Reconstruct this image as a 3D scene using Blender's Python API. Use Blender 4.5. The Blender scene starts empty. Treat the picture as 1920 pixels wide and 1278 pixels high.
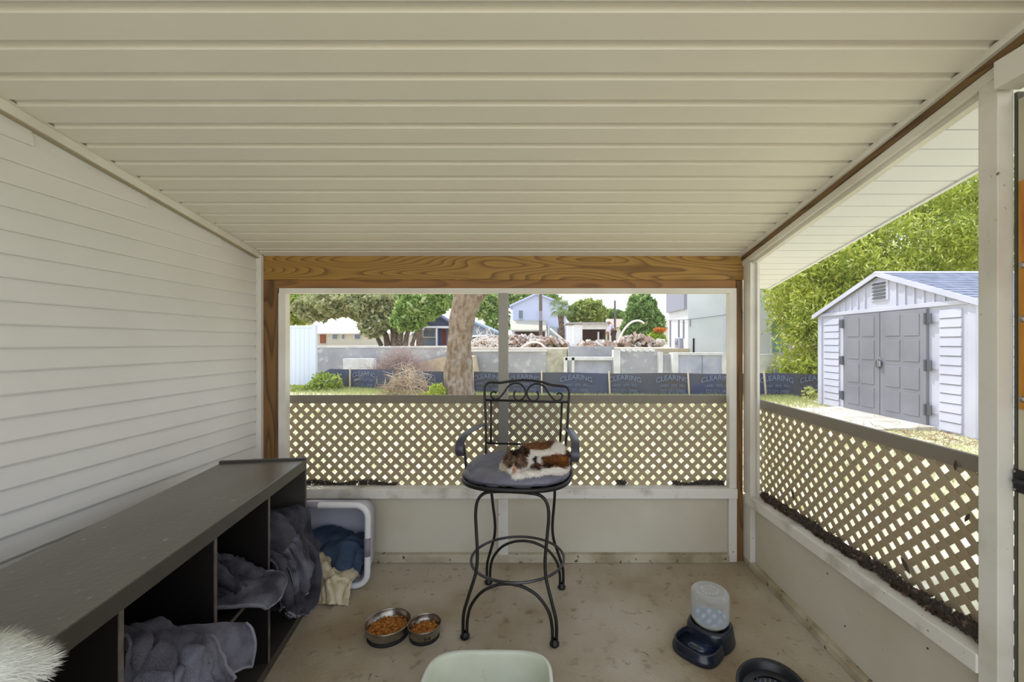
import bpy, bmesh, math, random
import numpy as np
from mathutils import Vector, Matrix, noise

# ------------------------------------------------------------------ camera, sky, sun, exposure
scene = bpy.context.scene
COL = scene.collection
F = 815.0; CX = 1010.0; CY = 642.0; CAMZ = 1.5; GZ = -0.02
cam_d = bpy.data.cameras.new('camera'); cam = bpy.data.objects.new('camera', cam_d); COL.objects.link(cam)
cam_d.sensor_width = 36.0; cam_d.lens = 36.0 * F / 1920.0
cam_d.shift_x = -(CX - 960.0) / 1920.0; cam_d.shift_y = (CY - 639.0) / 1920.0
cam_d.clip_start = 0.03; cam_d.clip_end = 400
cam.location = (0, 0, CAMZ); cam.rotation_euler = (math.pi / 2, 0, 0)
scene.camera = cam

SKY_STRENGTH = 1.55
SUN_STRENGTH = 2.5
EXPOSURE = 0.55
world = bpy.data.worlds.new('sky'); scene.world = world; world.use_nodes = True
wn = world.node_tree.nodes; wl = world.node_tree.links; wn.clear()
w_out = wn.new('ShaderNodeOutputWorld'); w_bg = wn.new('ShaderNodeBackground')
w_tc = wn.new('ShaderNodeTexCoord'); w_sep = wn.new('ShaderNodeSeparateXYZ'); w_cr = wn.new('ShaderNodeValToRGB')
wl.new(w_tc.outputs['Generated'], w_sep.inputs[0]); wl.new(w_sep.outputs['Z'], w_cr.inputs[0])
w_cr.color_ramp.elements[0].position = 0.0; w_cr.color_ramp.elements[0].color = (0.93, 0.94, 0.96, 1)
w_cr.color_ramp.elements[1].position = 0.7; w_cr.color_ramp.elements[1].color = (0.56, 0.68, 0.92, 1)
wl.new(w_cr.outputs[0], w_bg.inputs[0]); w_bg.inputs[1].default_value = SKY_STRENGTH
wl.new(w_bg.outputs[0], w_out.inputs[0])
sun_d = bpy.data.lights.new('sun', 'SUN'); sun_d.energy = SUN_STRENGTH; sun_d.angle = math.radians(2.0); sun_d.color = (1.0, 0.96, 0.90)
sun = bpy.data.objects.new('sun', sun_d); COL.objects.link(sun)
sun.rotation_euler = Vector((-0.42, 0.40, 1.0)).to_track_quat('Z', 'Y').to_euler()
sun.location = (-5, 5, 12)
scene.view_settings.view_transform = 'Standard'
try: scene.view_settings.look = 'None'
except Exception: pass
scene.view_settings.exposure = EXPOSURE; scene.view_settings.gamma = 1.0
scene.view_settings.use_curve_mapping = False

# ------------------------------------------------------------------ helpers
R = random.Random(7)
def PX(px, Y): return (px - CX) * Y / F
def PZ(py, Y): return CAMZ - (py - CY) * Y / F
def P(px, py, Y): return (PX(px, Y), Y, PZ(py, Y))
def gY(py, z=GZ): return (CAMZ - z) * F / (py - CY)

def lin(c):
    return tuple(((v / 255.0) / 12.92 if v / 255.0 <= 0.04045 else ((v / 255.0 + 0.055) / 1.055) ** 2.4) for v in c)

MATS = {}
def mat(name, rgb, rough=0.6, metal=0.0, var=None, vscale=4.0, vstretch=(1, 1, 1), vrange=(0.35, 0.65), bump=0.0, bscale=60.0,
        bstretch=(1, 1, 1), detail=4.0, spec=0.5, attr=None, emit=None, trans=0.0, alpha=None, var2=None, v2scale=20.0, v2range=(0.55, 0.7), coat=0.0):
    if name in MATS: return MATS[name]
    m = bpy.data.materials.new(name); m.use_nodes = True; MATS[name] = m
    n = m.node_tree.nodes; l = m.node_tree.links
    b = n['Principled BSDF']
    c = lin(rgb) + (1,)
    b.inputs['Base Color'].default_value = c; b.inputs['Roughness'].default_value = rough; b.inputs['Metallic'].default_value = metal
    b.inputs['Specular IOR Level'].default_value = spec
    if coat: b.inputs['Coat Weight'].default_value = coat
    tc = n.new('ShaderNodeTexCoord')
    src = None
    if attr:
        a = n.new('ShaderNodeAttribute'); a.attribute_name = attr; src = a.outputs['Color']
    def mixnoise(src, rgb2, scale, rng, stretch):
        mp = n.new('ShaderNodeMapping'); mp.inputs['Scale'].default_value = stretch; l.new(tc.outputs['Object'], mp.inputs[0])
        nz = n.new('ShaderNodeTexNoise'); nz.inputs['Scale'].default_value = scale; nz.inputs['Detail'].default_value = detail
        l.new(mp.outputs[0], nz.inputs['Vector'])
        mr = n.new('ShaderNodeMapRange'); mr.inputs[1].default_value = rng[0]; mr.inputs[2].default_value = rng[1]; l.new(nz.outputs[0], mr.inputs[0])
        mx = n.new('ShaderNodeMix'); mx.data_type = 'RGBA'; l.new(mr.outputs[0], mx.inputs[0])
        if src is None: mx.inputs[6].default_value = c
        else: l.new(src, mx.inputs[6])
        mx.inputs[7].default_value = lin(rgb2) + (1,)
        return mx.outputs[2]
    if var: src = mixnoise(src, var, vscale, vrange, vstretch)
    if var2: src = mixnoise(src, var2, v2scale, v2range, (1, 1, 1))
    if src is not None: l.new(src, b.inputs['Base Color'])
    if bump:
        mp = n.new('ShaderNodeMapping'); mp.inputs['Scale'].default_value = bstretch; l.new(tc.outputs['Object'], mp.inputs[0])
        nz = n.new('ShaderNodeTexNoise'); nz.inputs['Scale'].default_value = bscale; nz.inputs['Detail'].default_value = 5
        l.new(mp.outputs[0], nz.inputs['Vector'])
        bp = n.new('ShaderNodeBump'); bp.inputs['Strength'].default_value = min(1.0, bump); bp.inputs['Distance'].default_value = 0.01
        l.new(nz.outputs[0], bp.inputs['Height']); l.new(bp.outputs[0], b.inputs['Normal'])
    if trans: b.inputs['Transmission Weight'].default_value = trans
    if alpha is not None: b.inputs['Alpha'].default_value = alpha
    if emit: b.inputs['Emission Color'].default_value = lin(emit[0]) + (1,); b.inputs['Emission Strength'].default_value = emit[1]
    return m

def wood_mat(name, axis, base, dark, scale=14.0):
    m = bpy.data.materials.new(name); m.use_nodes = True; MATS[name] = m
    n = m.node_tree.nodes; l = m.node_tree.links; b = n['Principled BSDF']; b.inputs['Roughness'].default_value = 0.55
    tc = n.new('ShaderNodeTexCoord'); mp = n.new('ShaderNodeMapping')
    st = [1, 1, 1]; st[axis] = 0.10; mp.inputs['Scale'].default_value = st
    l.new(tc.outputs['Object'], mp.inputs[0])
    nz = n.new('ShaderNodeTexNoise'); nz.inputs['Scale'].default_value = 6.0; nz.inputs['Detail'].default_value = 1.0; l.new(mp.outputs[0], nz.inputs['Vector'])
    mu = n.new('ShaderNodeMath'); mu.operation = 'MULTIPLY'; mu.inputs[1].default_value = scale; l.new(nz.outputs[0], mu.inputs[0])
    fr = n.new('ShaderNodeMath'); fr.operation = 'FRACT'; l.new(mu.outputs[0], fr.inputs[0])
    cr = n.new('ShaderNodeValToRGB'); e = cr.color_ramp.elements
    e[0].position = 0; e[0].color = lin(base) + (1,); e[1].position = 1; e[1].color = lin(base) + (1,)
    k = cr.color_ramp.elements.new(0.55); k.color = lin(tuple(v * 0.93 for v in base)) + (1,)
    k = cr.color_ramp.elements.new(0.88); k.color = lin(dark) + (1,)
    l.new(fr.outputs[0], cr.inputs[0])
    vo = n.new('ShaderNodeTexVoronoi'); vo.inputs['Scale'].default_value = 2.4
    mp2 = n.new('ShaderNodeMapping'); s2 = [1.6, 1.6, 1.6]; s2[axis] = 0.9; mp2.inputs['Scale'].default_value = s2; mp2.inputs['Location'].default_value = (0.3, 0.1, 0.15)
    l.new(tc.outputs['Object'], mp2.inputs[0]); l.new(mp2.outputs[0], vo.inputs['Vector'])
    mr = n.new('ShaderNodeMapRange'); mr.inputs[1].default_value = 0.05; mr.inputs[2].default_value = 0.022; l.new(vo.outputs[0], mr.inputs[0])
    mx = n.new('ShaderNodeMix'); mx.data_type = 'RGBA'; l.new(mr.outputs[0], mx.inputs[0]); l.new(cr.outputs[0], mx.inputs[6]); mx.inputs[7].default_value = lin((48, 26, 12)) + (1,)
    l.new(mx.outputs[2], b.inputs['Base Color'])
    return m

WM = {}
def tag(o, label=None, cat=None, group=None, kind=None):
    if label: o['label'] = label
    if cat: o['category'] = cat
    if group: o['group'] = group
    if kind: o['kind'] = kind
    return o

def setparent(o, parent):
    if parent is not None:
        o.parent = parent
        o.matrix_parent_inverse = WM.get(parent.name, Matrix.Identity(4)).inverted()

def thing(name, label, cat, loc=(0, 0, 0), rotz=0.0, group=None, kind=None):
    o = bpy.data.objects.new(name, None); o.empty_display_size = 0.1; COL.objects.link(o)
    o.location = loc; o.rotation_euler = (0, 0, rotz)
    WM[o.name] = Matrix.Translation(Vector(loc)) @ Matrix.Rotation(rotz, 4, 'Z')
    return tag(o, label, cat, group, kind)

class MB:
    def __init__(self): self.v = []; self.f = []; self.c = None
    def add(self, vs, fs):
        b = len(self.v); self.v.extend([tuple(p) for p in vs]); self.f.extend([tuple(b + i for i in q) for q in fs]); return self
    def box(self, x0, x1, y0, y1, z0, z1, M=None):
        vs = [Vector((x, y, z)) for x in (x0, x1) for y in (y0, y1) for z in (z0, z1)]
        if M is not None: vs = [M @ p for p in vs]
        return self.add(vs, [(0, 1, 3, 2), (4, 6, 7, 5), (0, 4, 5, 1), (2, 3, 7, 6), (0, 2, 6, 4), (1, 5, 7, 3)])
    def hexa(self, a, b):      # two quads (4 pts each) joined
        return self.add(list(a) + list(b), [(3, 2, 1, 0), (4, 5, 6, 7), (0, 1, 5, 4), (1, 2, 6, 5), (2, 3, 7, 6), (3, 0, 4, 7)])
    def prism(self, poly, axis, a, b, M=None):   # poly in the other two axes
        n = len(poly); vs = []
        for t in (a, b):
            for (u, w) in poly:
                p = {0: (t, u, w), 1: (u, t, w), 2: (u, w, t)}[axis]; vs.append(Vector(p))
        if M is not None: vs = [M @ p for p in vs]
        fs = [tuple(range(n))[::-1], tuple(range(n, 2 * n))] + [(i, (i + 1) % n, n + (i + 1) % n, n + i) for i in range(n)]
        return self.add(vs, fs)
    def tube(self, pts, r, seg=8, closed=False, M=None, flat=None):
        pts = [Vector(p) for p in pts]; n = len(pts)
        rs = r if isinstance(r, (list, tuple)) else [r] * n
        if M is not None: pts = [M @ p for p in pts]
        b = len(self.v); up = Vector((0, 0, 1)); prevn = None
        for i in range(n):
            if closed: t = pts[(i + 1) % n] - pts[i - 1]
            else: t = pts[min(i + 1, n - 1)] - pts[max(i - 1, 0)]
            if t.length < 1e-9: t = Vector((0, 0, 1))
            t.normalize()
            if prevn is None:
                a = Vector((0, 0, 1)) if abs(t.z) < 0.9 else Vector((1, 0, 0)); nn = (a - t * a.dot(t)).normalized()
            else:
                nn = prevn - t * prevn.dot(t)
                nn = nn.normalized() if nn.length > 1e-6 else t.orthogonal().normalized()
            prevn = nn; bn = t.cross(nn)
            for k in range(seg):
                a = 2 * math.pi * k / seg
                self.v.append(tuple(pts[i] + (nn * math.cos(a) + bn * math.sin(a)) * rs[i]))
        rng = n if closed else n - 1
        for i in range(rng):
            j = (i + 1) % n
            for k in range(seg):
                k2 = (k + 1) % seg
                self.f.append((b + i * seg + k, b + i * seg + k2, b + j * seg + k2, b + j * seg + k))
        if not closed:
            self.f.append(tuple(b + k for k in range(seg))[::-1]); self.f.append(tuple(b + (n - 1) * seg + k for k in range(seg)))
        return self
    def lathe(self, prof, c=(0, 0, 0), seg=32, sx=1.0, sy=1.0, M=None, sq=2.0):
        b = len(self.v); n = len(prof)
        for (r, z) in prof:
            for k in range(seg):
                a = 2 * math.pi * k / seg; ca, sa = math.cos(a), math.sin(a)
                if sq != 2.0:
                    q = (abs(ca) ** sq + abs(sa) ** sq) ** (-1.0 / sq)
                else: q = 1.0
                p = Vector((c[0] + r * sx * ca * q, c[1] + r * sy * sa * q, c[2] + z))
                if M is not None: p = M @ p
                self.v.append(tuple(p))
        for i in range(n - 1):
            for k in range(seg):
                k2 = (k + 1) % seg
                self.f.append((b + i * seg + k, b + i * seg + k2, b + (i + 1) * seg + k2, b + (i + 1) * seg + k))
        if prof[-1][0] <= 0.0011 and prof[0][0] > 0.0011: self.f.append(tuple(b + k for k in range(seg))[::-1])
        return self
    def ball(self, c, rx, ry=None, rz=None, seg=10, rings=7, M=None):
        ry = rx if ry is None else ry; rz = rx if rz is None else rz
        prof = [(math.sin(math.pi * i / rings) if 0 < i < rings else 1e-4, -math.cos(math.pi * i / rings) * rz) for i in range(rings + 1)]
        return self.lathe([(max(r, 1e-4), z) for r, z in prof], c, seg, rx, ry, M)
    def mesh(self, name, m, smooth=False):
        me = bpy.data.meshes.new(name); me.from_pydata(self.v, [], self.f); me.materials.append(m)
        if smooth: me.polygons.foreach_set('use_smooth', [True] * len(me.polygons))
        me.update(); return me
    def build(self, name, m, parent=None, smooth=False, bevel=0.0, subsurf=0, solid=0.0, label=None, kind=None, fix=True, auto=False):
        me = self.mesh(name, m, smooth)
        if fix:
            bm = bmesh.new(); bm.from_mesh(me); bmesh.ops.recalc_face_normals(bm, faces=bm.faces); bm.to_mesh(me); bm.free()
        o = bpy.data.objects.new(name, me); COL.objects.link(o); setparent(o, parent)
        if solid:
            s = o.modifiers.new('solidify', 'SOLIDIFY'); s.thickness = solid; s.offset = 0
        if bevel:
            bv = o.modifiers.new('bevel', 'BEVEL'); bv.width = bevel; bv.segments = 2; bv.limit_method = 'ANGLE'
        if subsurf:
            ss = o.modifiers.new('subsurf', 'SUBSURF'); ss.levels = subsurf; ss.render_levels = subsurf
        if auto:
            for p in me.polygons: p.use_smooth = True
            es = o.modifiers.new('edgesplit', 'EDGE_SPLIT'); es.split_angle = math.radians(35)
        if label: o['label'] = label
        if kind: o['kind'] = kind
        return o

def mesh_obj(name, me, parent=None, M=None):
    o = bpy.data.objects.new(name, me); COL.objects.link(o); setparent(o, parent)
    if M is not None: o.matrix_basis = M if parent is None else M
    return o

def npmesh(name, verts, faces4, m, parent=None, colors=None):
    """verts (n,3), faces4 (k,q) numpy"""
    me = bpy.data.meshes.new(name); nv = len(verts); nf, q = faces4.shape
    me.vertices.add(nv); me.vertices.foreach_set('co', np.asarray(verts, dtype=np.float32).ravel())
    me.loops.add(nf * q); me.loops.foreach_set('vertex_index', faces4.astype(np.int32).ravel())
    me.polygons.add(nf); me.polygons.foreach_set('loop_start', np.arange(nf, dtype=np.int32) * q)
    try: me.polygons.foreach_set('loop_total', np.full(nf, q, dtype=np.int32))
    except Exception: pass
    me.materials.append(m); me.update(calc_edges=True); me.validate()
    if colors is not None:
        a = me.color_attributes.new('tint', 'FLOAT_COLOR', 'POINT'); a.data.foreach_set('color', np.asarray(colors, dtype=np.float32).ravel())
    o = bpy.data.objects.new(name, me); COL.objects.link(o); setparent(o, parent); return o

def smoothpath(pts, n=6, closed=False):
    pts = [Vector(p) for p in pts]; out = []; N = len(pts)
    rng = N if closed else N - 1
    for i in range(rng):
        p0 = pts[i - 1] if (i > 0 or closed) else pts[0]; p1 = pts[i]; p2 = pts[(i + 1) % N]; p3 = pts[(i + 2) % N] if (closed or i + 2 < N) else pts[-1]
        for k in range(n):
            t = k / n
            out.append(0.5 * ((2 * p1) + (-p0 + p2) * t + (2 * p0 - 5 * p1 + 4 * p2 - p3) * t * t + (-p0 + 3 * p1 - 3 * p2 + p3) * t ** 3))
    if not closed: out.append(pts[-1])
    return out

def leafcloud(name, blobs, size, m, parent=None, seed=1, aspect=0.5, shell=0.55, droop=0.0, tints=None, kind='stuff'):
    rs = np.random.RandomState(seed); V = []; C = []
    for (c, r, n) in blobs:
        d = rs.normal(size=(n, 3)); d /= np.linalg.norm(d, axis=1)[:, None]
        rad = shell + (1 - shell) * rs.rand(n) ** 0.6
        wob = 1 + 0.16 * np.sin(d[:, 0] * 7 + seed) * np.cos(d[:, 2] * 6 + d[:, 1] * 5)
        p = np.array(c) + d * (rad * wob)[:, None] * np.array(r)
        a = rs.normal(size=(n, 3)); a[:, 2] -= droop; a /= np.linalg.norm(a, axis=1)[:, None]
        b = rs.normal(size=(n, 3)); b -= a * (a * b).sum(1)[:, None]; b /= np.linalg.norm(b, axis=1)[:, None]
        s = size * (0.6 + 0.8 * rs.rand(n))[:, None]
        q = np.stack([p - a * s, p + b * s * aspect, p + a * s, p - b * s * aspect], 1)
        V.append(q.reshape(-1, 3))
        if tints is not None:
            t = rs.rand(n)[:, None] * 0.75 + 0.25 * (0.5 + 0.5 * np.sin(p[:, :1] * 2.1 + p[:, 2:] * 3.3))
            col = np.array(lin(tints[0])) * (1 - t) + np.array(lin(tints[1])) * t
            if len(tints) > 2:
                sel = rs.rand(n) < 0.12; col[sel] = np.array(lin(tints[2]))
            C.append(np.repeat(np.concatenate([col, np.ones((n, 1))], 1), 4, 0))
    V = np.concatenate(V); n = len(V) // 4
    o = npmesh(name, V, np.arange(n * 4).reshape(n, 4), m, parent, np.concatenate(C) if C else None)
    if kind: o['kind'] = kind
    return o

def leaf_mat(name, rgb, transl=0.35):
    m = bpy.data.materials.new(name); m.use_nodes = True; MATS[name] = m
    n = m.node_tree.nodes; l = m.node_tree.links; b = n['Principled BSDF']; b.inputs['Roughness'].default_value = 0.55
    b.inputs['Specular IOR Level'].default_value = 0.25
    a = n.new('ShaderNodeAttribute'); a.attribute_name = 'tint'; l.new(a.outputs['Color'], b.inputs['Base Color'])
    t = n.new('ShaderNodeBsdfTranslucent'); l.new(a.outputs['Color'], t.inputs[0])
    mx = n.new('ShaderNodeMixShader'); mx.inputs[0].default_value = transl; l.new(b.outputs[0], mx.inputs[1]); l.new(t.outputs[0], mx.inputs[2])
    l.new(mx.outputs[0], n['Material Output'].inputs[0]); return m

def twigs(name, n, c, ext, length, r, m, parent=None, seed=3, up=0.4, bend=0.25, kind='stuff', conc=True, zscale=None):
    rs = random.Random(seed); mb = MB()
    for i in range(n):
        while True:
            u = Vector((rs.uniform(-1, 1), rs.uniform(-1, 1), rs.uniform(0, 1)))
            if not conc or (abs(u.x) + u.z < 1.15): break
        p = Vector((c[0] + u.x * ext[0], c[1] + u.y * ext[1], c[2] + u.z * ext[2]))
        d = Vector((rs.gauss(0, 1), rs.gauss(0, 1), rs.gauss(0, 0.6) + up)).normalized(); L = length * rs.uniform(0.4, 1.3)
        b = Vector((rs.gauss(0, 1), rs.gauss(0, 1), rs.gauss(0, 1))) * L * bend
        pts = [p - d * L / 2, p + b * 0.5, p + d * L / 2]
        for q in pts: q.z = max(q.z, c[2] + 0.004)
        rr = r * rs.uniform(0.5, 1.3)
        mb.tube(pts, [rr, rr * 0.85, rr * 0.4], 3)
    return mb.build(name, m, parent, kind=kind, fix=False)
# ------------------------------------------------------------------ materials
M_siding = mat('siding_white', (230, 229, 227), 0.45, var=(222, 220, 216), vscale=1.3, bump=0.15, bscale=30, bstretch=(1, .1, 1))
M_ceil = mat('ceiling_vinyl', (231, 225, 215), 0.5, var=(223, 216, 205), vscale=0.9)
M_soffit = mat('soffit_white', (232, 232, 238), 0.5)
M_white = mat('white_paint', (224, 221, 213), 0.5, var=(196, 190, 176), vscale=3.0, vrange=(0.5, 0.75), var2=(110, 98, 80), v2scale=38, v2range=(0.70, 0.76))
M_whitetrim = mat('white_trim', (232, 228, 220), 0.5, var=(214, 208, 196), vscale=3.0)
M_sill = mat('sill_paint', (228, 224, 216), 0.5, var=(176, 168, 150), vscale=6.0, vrange=(0.52, 0.75), var2=(90, 76, 60), v2scale=46, v2range=(0.68, 0.74))
M_kick = mat('kick_panel', (210, 204, 188), 0.55, var=(194, 186, 164), vscale=1.6, vrange=(0.4, 0.7), var2=(120, 106, 84), v2scale=30, v2range=(0.72, 0.78))
M_base = mat('base_dirty', (198, 190, 168), 0.6, var=(150, 138, 108), vscale=5, vrange=(0.4, 0.7), var2=(60, 48, 34), v2scale=28, v2range=(0.63, 0.7))
M_mull = mat('mullion_grey', (160, 156, 150), 0.6)
M_wood_x = wood_mat('pine_x', 0, (168, 128, 58), (118, 82, 32), 30)
M_wood_x2 = wood_mat('pine_x2', 0, (152, 106, 54), (120, 82, 38), 16)
M_wood_z = wood_mat('pine_z', 2, (128, 92, 48), (84, 56, 26), 22)
M_wood_y = wood_mat('pine_y', 1, (122, 94, 58), (84, 60, 34), 10)
M_conc = mat('concrete_floor', (186, 177, 160), 0.75, var=(156, 138, 110), vscale=1.6, vrange=(0.40, 0.66), var2=(122, 106, 84), v2scale=13, v2range=(0.59, 0.80), bump=0.35, bscale=70)
M_lat = mat('lattice_vinyl', (186, 168, 134), 0.6, var=(174, 156, 124), vscale=3)
M_dark = mat('dark_gap', (30, 28, 26), 0.8)
M_screen = bpy.data.materials.new('insect_screen')
M_screen.use_nodes = True
_n = M_screen.node_tree.nodes; _l = M_screen.node_tree.links
_t = _n.new('ShaderNodeBsdfTransparent'); _m = _n.new('ShaderNodeMixShader'); _m.inputs[0].default_value = 0.10
_n['Principled BSDF'].inputs['Base Color'].default_value = lin((150, 150, 150)) + (1,)
_n['Principled BSDF'].inputs['Roughness'].default_value = 0.8
_l.new(_t.outputs[0], _m.inputs[1]); _l.new(_n['Principled BSDF'].outputs[0], _m.inputs[2]); _l.new(_m.outputs[0], _n['Material Output'].inputs[0])

# ------------------------------------------------------------------ structure
def RZ(y): return 2.104 + 0.174 * (3.0 - y)
WLX = -1.914; WRX = 1.42; YB = 3.0; YN = -1.1
PITCH = 0.1208
def struct(o): o['kind'] = 'structure'; return o

floor = MB().box(-2.05, 1.50, YN - .1, 3.07, -0.12, 0.0).build('floor', M_conc); struct(floor)

wall_left = MB().box(-2.06, WLX - 0.016, YN, 2.985, 0, 2.12).build('wall_left', M_siding); struct(wall_left)
EXPS = 0.0851
k = -18
zt = 1.5652
z = zt - 18 * EXPS
while z < 2.75:
    ztop = z + EXPS
    ye = 2.965
    if ztop > RZ(2.965) - 0.005: ye = 3.0 - (ztop - 2.104 + 0.008) / 0.174
    if ye > YN + 0.1 and z > -0.02:
        zz = max(z, 0.0)
        # each course leans out towards its butt edge
        poly = [(WLX - 0.016, ztop + 0.004), (WLX - 0.0145, ztop + 0.004), (WLX - 0.001, zz + 0.006), (WLX - 0.003, zz), (WLX - 0.016, zz)]
        MB().prism(poly, 1, YN, ye).build('siding_plank', M_siding, wall_left)
    z += EXPS
# upper part of the wall behind the sloping trim
MB().prism([(YN, 2.12), (2.90, 2.12), (YN, RZ(YN))], 0, -2.06, WLX - 0.016).build('gable_board', M_siding, wall_left)
MB().box(WLX - 0.01, WLX + 0.026, 2.955, 2.985, 0, 2.095).build('corner_strip', M_whitetrim, wall_left, bevel=0.003)

ceiling = MB()
ceiling.prism([(YN, RZ(YN) + .03), (3.74, RZ(3.74) + .03), (3.74, RZ(3.74) + .10), (YN, RZ(YN) + .10)], 0, -2.1, 1.985)
ceiling = ceiling.build('ceiling', M_ceil); struct(ceiling)
g = 2.761 + 2 * PITCH
def pan_mesh(yc, x0, x1, gd=0.014, gw=0.015):
    y1 = yc + PITCH - 0.0005
    pts = [(yc, gd), (yc + gw, gd), (yc + gw + 0.002, 0.0), (y1 - gw - 0.001, 0.0), (y1 - gw, gd), (y1, gd), (y1, 0.028), (yc, 0.028)]
    mb = MB(); mb.prism([(y, RZ(y) + dz) for y, dz in pts], 0, x0, x1); return mb
i = 0
shared_pan = None
while g - (i + 0) * PITCH > YN:
    yc = g - i * PITCH
    if shared_pan is None:
        shared_pan = pan_mesh(yc, WLX + 0.03, 1.385).build('ceiling_panel', M_ceil, ceiling)
    else:
        o = bpy.data.objects.new('ceiling_panel', shared_pan.data); COL.objects.link(o); setparent(o, ceiling)
        o.location = (0, -i * PITCH, i * PITCH * 0.174)
    i += 1

def slope_strip(x0, x1, d0, d1, ya, yb):
    return MB().prism([(ya, RZ(ya) + d0), (yb, RZ(yb) + d0), (yb, RZ(yb) + d1), (ya, RZ(ya) + d1)], 0, x0, x1)
# left crown
t1 = slope_strip(WLX - 0.01, WLX + 0.022, -0.035, 0.004, YN, 2.975).build('trim_1', M_whitetrim, bevel=0.003); struct(t1)
slope_strip(WLX + 0.0, WLX + 0.032, 0.000, 0.006, YN, 2.975).build('channel_lip', M_whitetrim, t1)
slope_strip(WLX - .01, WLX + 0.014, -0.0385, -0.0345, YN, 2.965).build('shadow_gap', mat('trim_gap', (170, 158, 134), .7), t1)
# right side: channel, raw wood strip, white strip
t2 = slope_strip(1.375, 1.44, -0.020, 0.006, YN, 2.99).build('trim_2', M_whitetrim, bevel=0.003); struct(t2)
slope_strip(1.392, 1.44, -0.046, -0.020, YN, 2.99).build('wood_strip', M_wood_y, t2)
slope_strip(1.398, 1.45, -0.082, -0.046, YN, 2.99).build('white_strip', M_whitetrim, t2, bevel=0.002)
# rear lip of ceiling on the beam
t3 = MB().prism([(2.93, RZ(2.93) - .004), (2.985, RZ(2.985) - .012), (2.985, RZ(2.985) + .01), (2.93, RZ(2.93) + .01)], 0, WLX + .03, 1.38).build('trim_3', M_ceil); struct(t3)

# back wall
wall_back = MB().box(-1.93, 1.44, 3.0, 3.03, 0.0, 0.45).build('wall_back', M_kick); struct(wall_back)
MB().box(-1.905, 1.41, 2.985, 3.05, 1.93, 2.112).build('header_beam', M_wood_x, wall_back, bevel=0.003)
MB().box(PX(521, 3), 1.352, 2.978, 3.05, 1.873, 1.929).build('header_board', M_wood_x2, wall_back, bevel=0.003)
MB().box(-1.892, -1.79, 2.985, 3.05, 0.0, 1.928).build('wood_post', M_wood_z, wall_back, bevel=0.003)
MB().box(1.357, 1.403, 2.985, 3.05, 0.0, 1.928).build('wood_post', M_wood_z, wall_back, bevel=0.003)
MB().box(-1.786, 1.356, 2.958, 3.05, 0.436, 0.503).build('sill', M_sill, wall_back, bevel=0.004)
MB().box(-1.786, 1.30, 2.955, 3.0, 0.0, 0.055).build('base_board', M_base, wall_back, bevel=0.005)
MB().box(PX(934, 2.97), PX(953, 2.97), 2.965, 3.0, 0.03, 0.434).build('stud', M_white, wall_back, bevel=0.003)
MB().box(1.300, 1.356, 2.97, 3.0, 0.0, 0.434).build('end_stud', M_white, wall_back, bevel=0.003)
MB().box(-1.786, -1.73, 2.97, 3.0, 0.0, 0.434).build('end_stud', M_white, wall_back, bevel=0.003)

# back screened opening
window_1 = MB()
window_1 = thing('window_1', None, None, (0, 0, 0)); struct(window_1)
MB().box(-1.778, 1.355, 2.975, 3.03, 1.838, 1.873).build('frame_top', M_whitetrim, window_1, bevel=0.002)
MB().box(-1.783, -1.733, 2.975, 3.03, 0.503, 1.838).build('frame_side', M_whitetrim, window_1, bevel=0.002)
MB().box(1.307, 1.356, 2.975, 3.03, 0.503, 1.838).build('frame_side', M_whitetrim, window_1, bevel=0.002)
MB().box(PX(935, 3), PX(953, 3), 2.98, 3.03, 0.503, 1.838).build('mullion', M_mull, window_1, bevel=0.002)
MB().add([(-1.733, 3.015, .503), (1.307, 3.015, .503), (1.307, 3.015, 1.838), (-1.733, 3.015, 1.838)], [(0, 1, 2, 3)]).build('insect_screen', M_screen, window_1, fix=False)

# right wall
def sz(y): return 0.416 + (2.95 - y) * 0.018
wall_right = MB().box(1.44, 1.47, 1.33, 3.0, 0.0, 0.44).build('wall_right', M_kick); struct(wall_right)
MB().prism([(2.95, sz(2.95)), (1.385, sz(1.385)), (1.385, sz(1.385) + .062), (2.95, sz(2.95) + .062)], 0, 1.395, 1.50).build('sill', M_sill, wall_right, bevel=0.004)
MB().box(1.403, 1.44, 0.5, 2.985, 0.0, 0.042).build('base_board', M_base, wall_right, bevel=0.004)
MB().box(1.405, 1.44, 2.885, 2.985, 0.0, sz(2.93)).build('corner_stud', M_white, wall_right, bevel=0.003)
for (pxx, pyy) in ((1552, 1075), (1585, 1173), (1640, 1100), (1740, 1215)):
    y = 1.44 * F / (pxx - CX); zz = PZ(pyy, y)
    if 0.05 < zz < 0.42:
        MB().ball((1.438, y, zz), 0.004, seg=6, rings=4).build('screw_head', mat('screw', (90, 84, 74), .5, .5), wall_right)
window_2 = thing('window_2', None, None); struct(window_2)
MB().box(1.405, 1.44, 2.885, 2.985, sz(2.93) + .06, 2.035).build('frame_side', M_whitetrim, window_2, bevel=0.002)
MB().box(1.44, 1.455, 2.86, 2.985, sz(2.93) + .06, 2.035).build('frame_lip', M_whitetrim, window_2)
MB().box(1.40, 1.45, 1.326, 1.385, 0.0, RZ(1.33) - .084).build('post', M_white, window_2, bevel=0.002)
MB().prism([(2.93, RZ(2.93) - .10), (1.385, RZ(1.385) - .10), (1.385, RZ(1.385) - .08), (2.93, RZ(2.93) - .08)], 0, 1.42, 1.45).build('frame_top', M_whitetrim, window_2)
MB().add([(1.445, 1.385, sz(1.385) + .06), (1.445, 2.9, sz(2.9) + .06), (1.445, 2.9, RZ(2.9) - .1), (1.445, 1.385, RZ(1.385) - .1)], [(0, 1, 2, 3)]).build('insect_screen', M_screen, window_2, fix=False)

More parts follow.
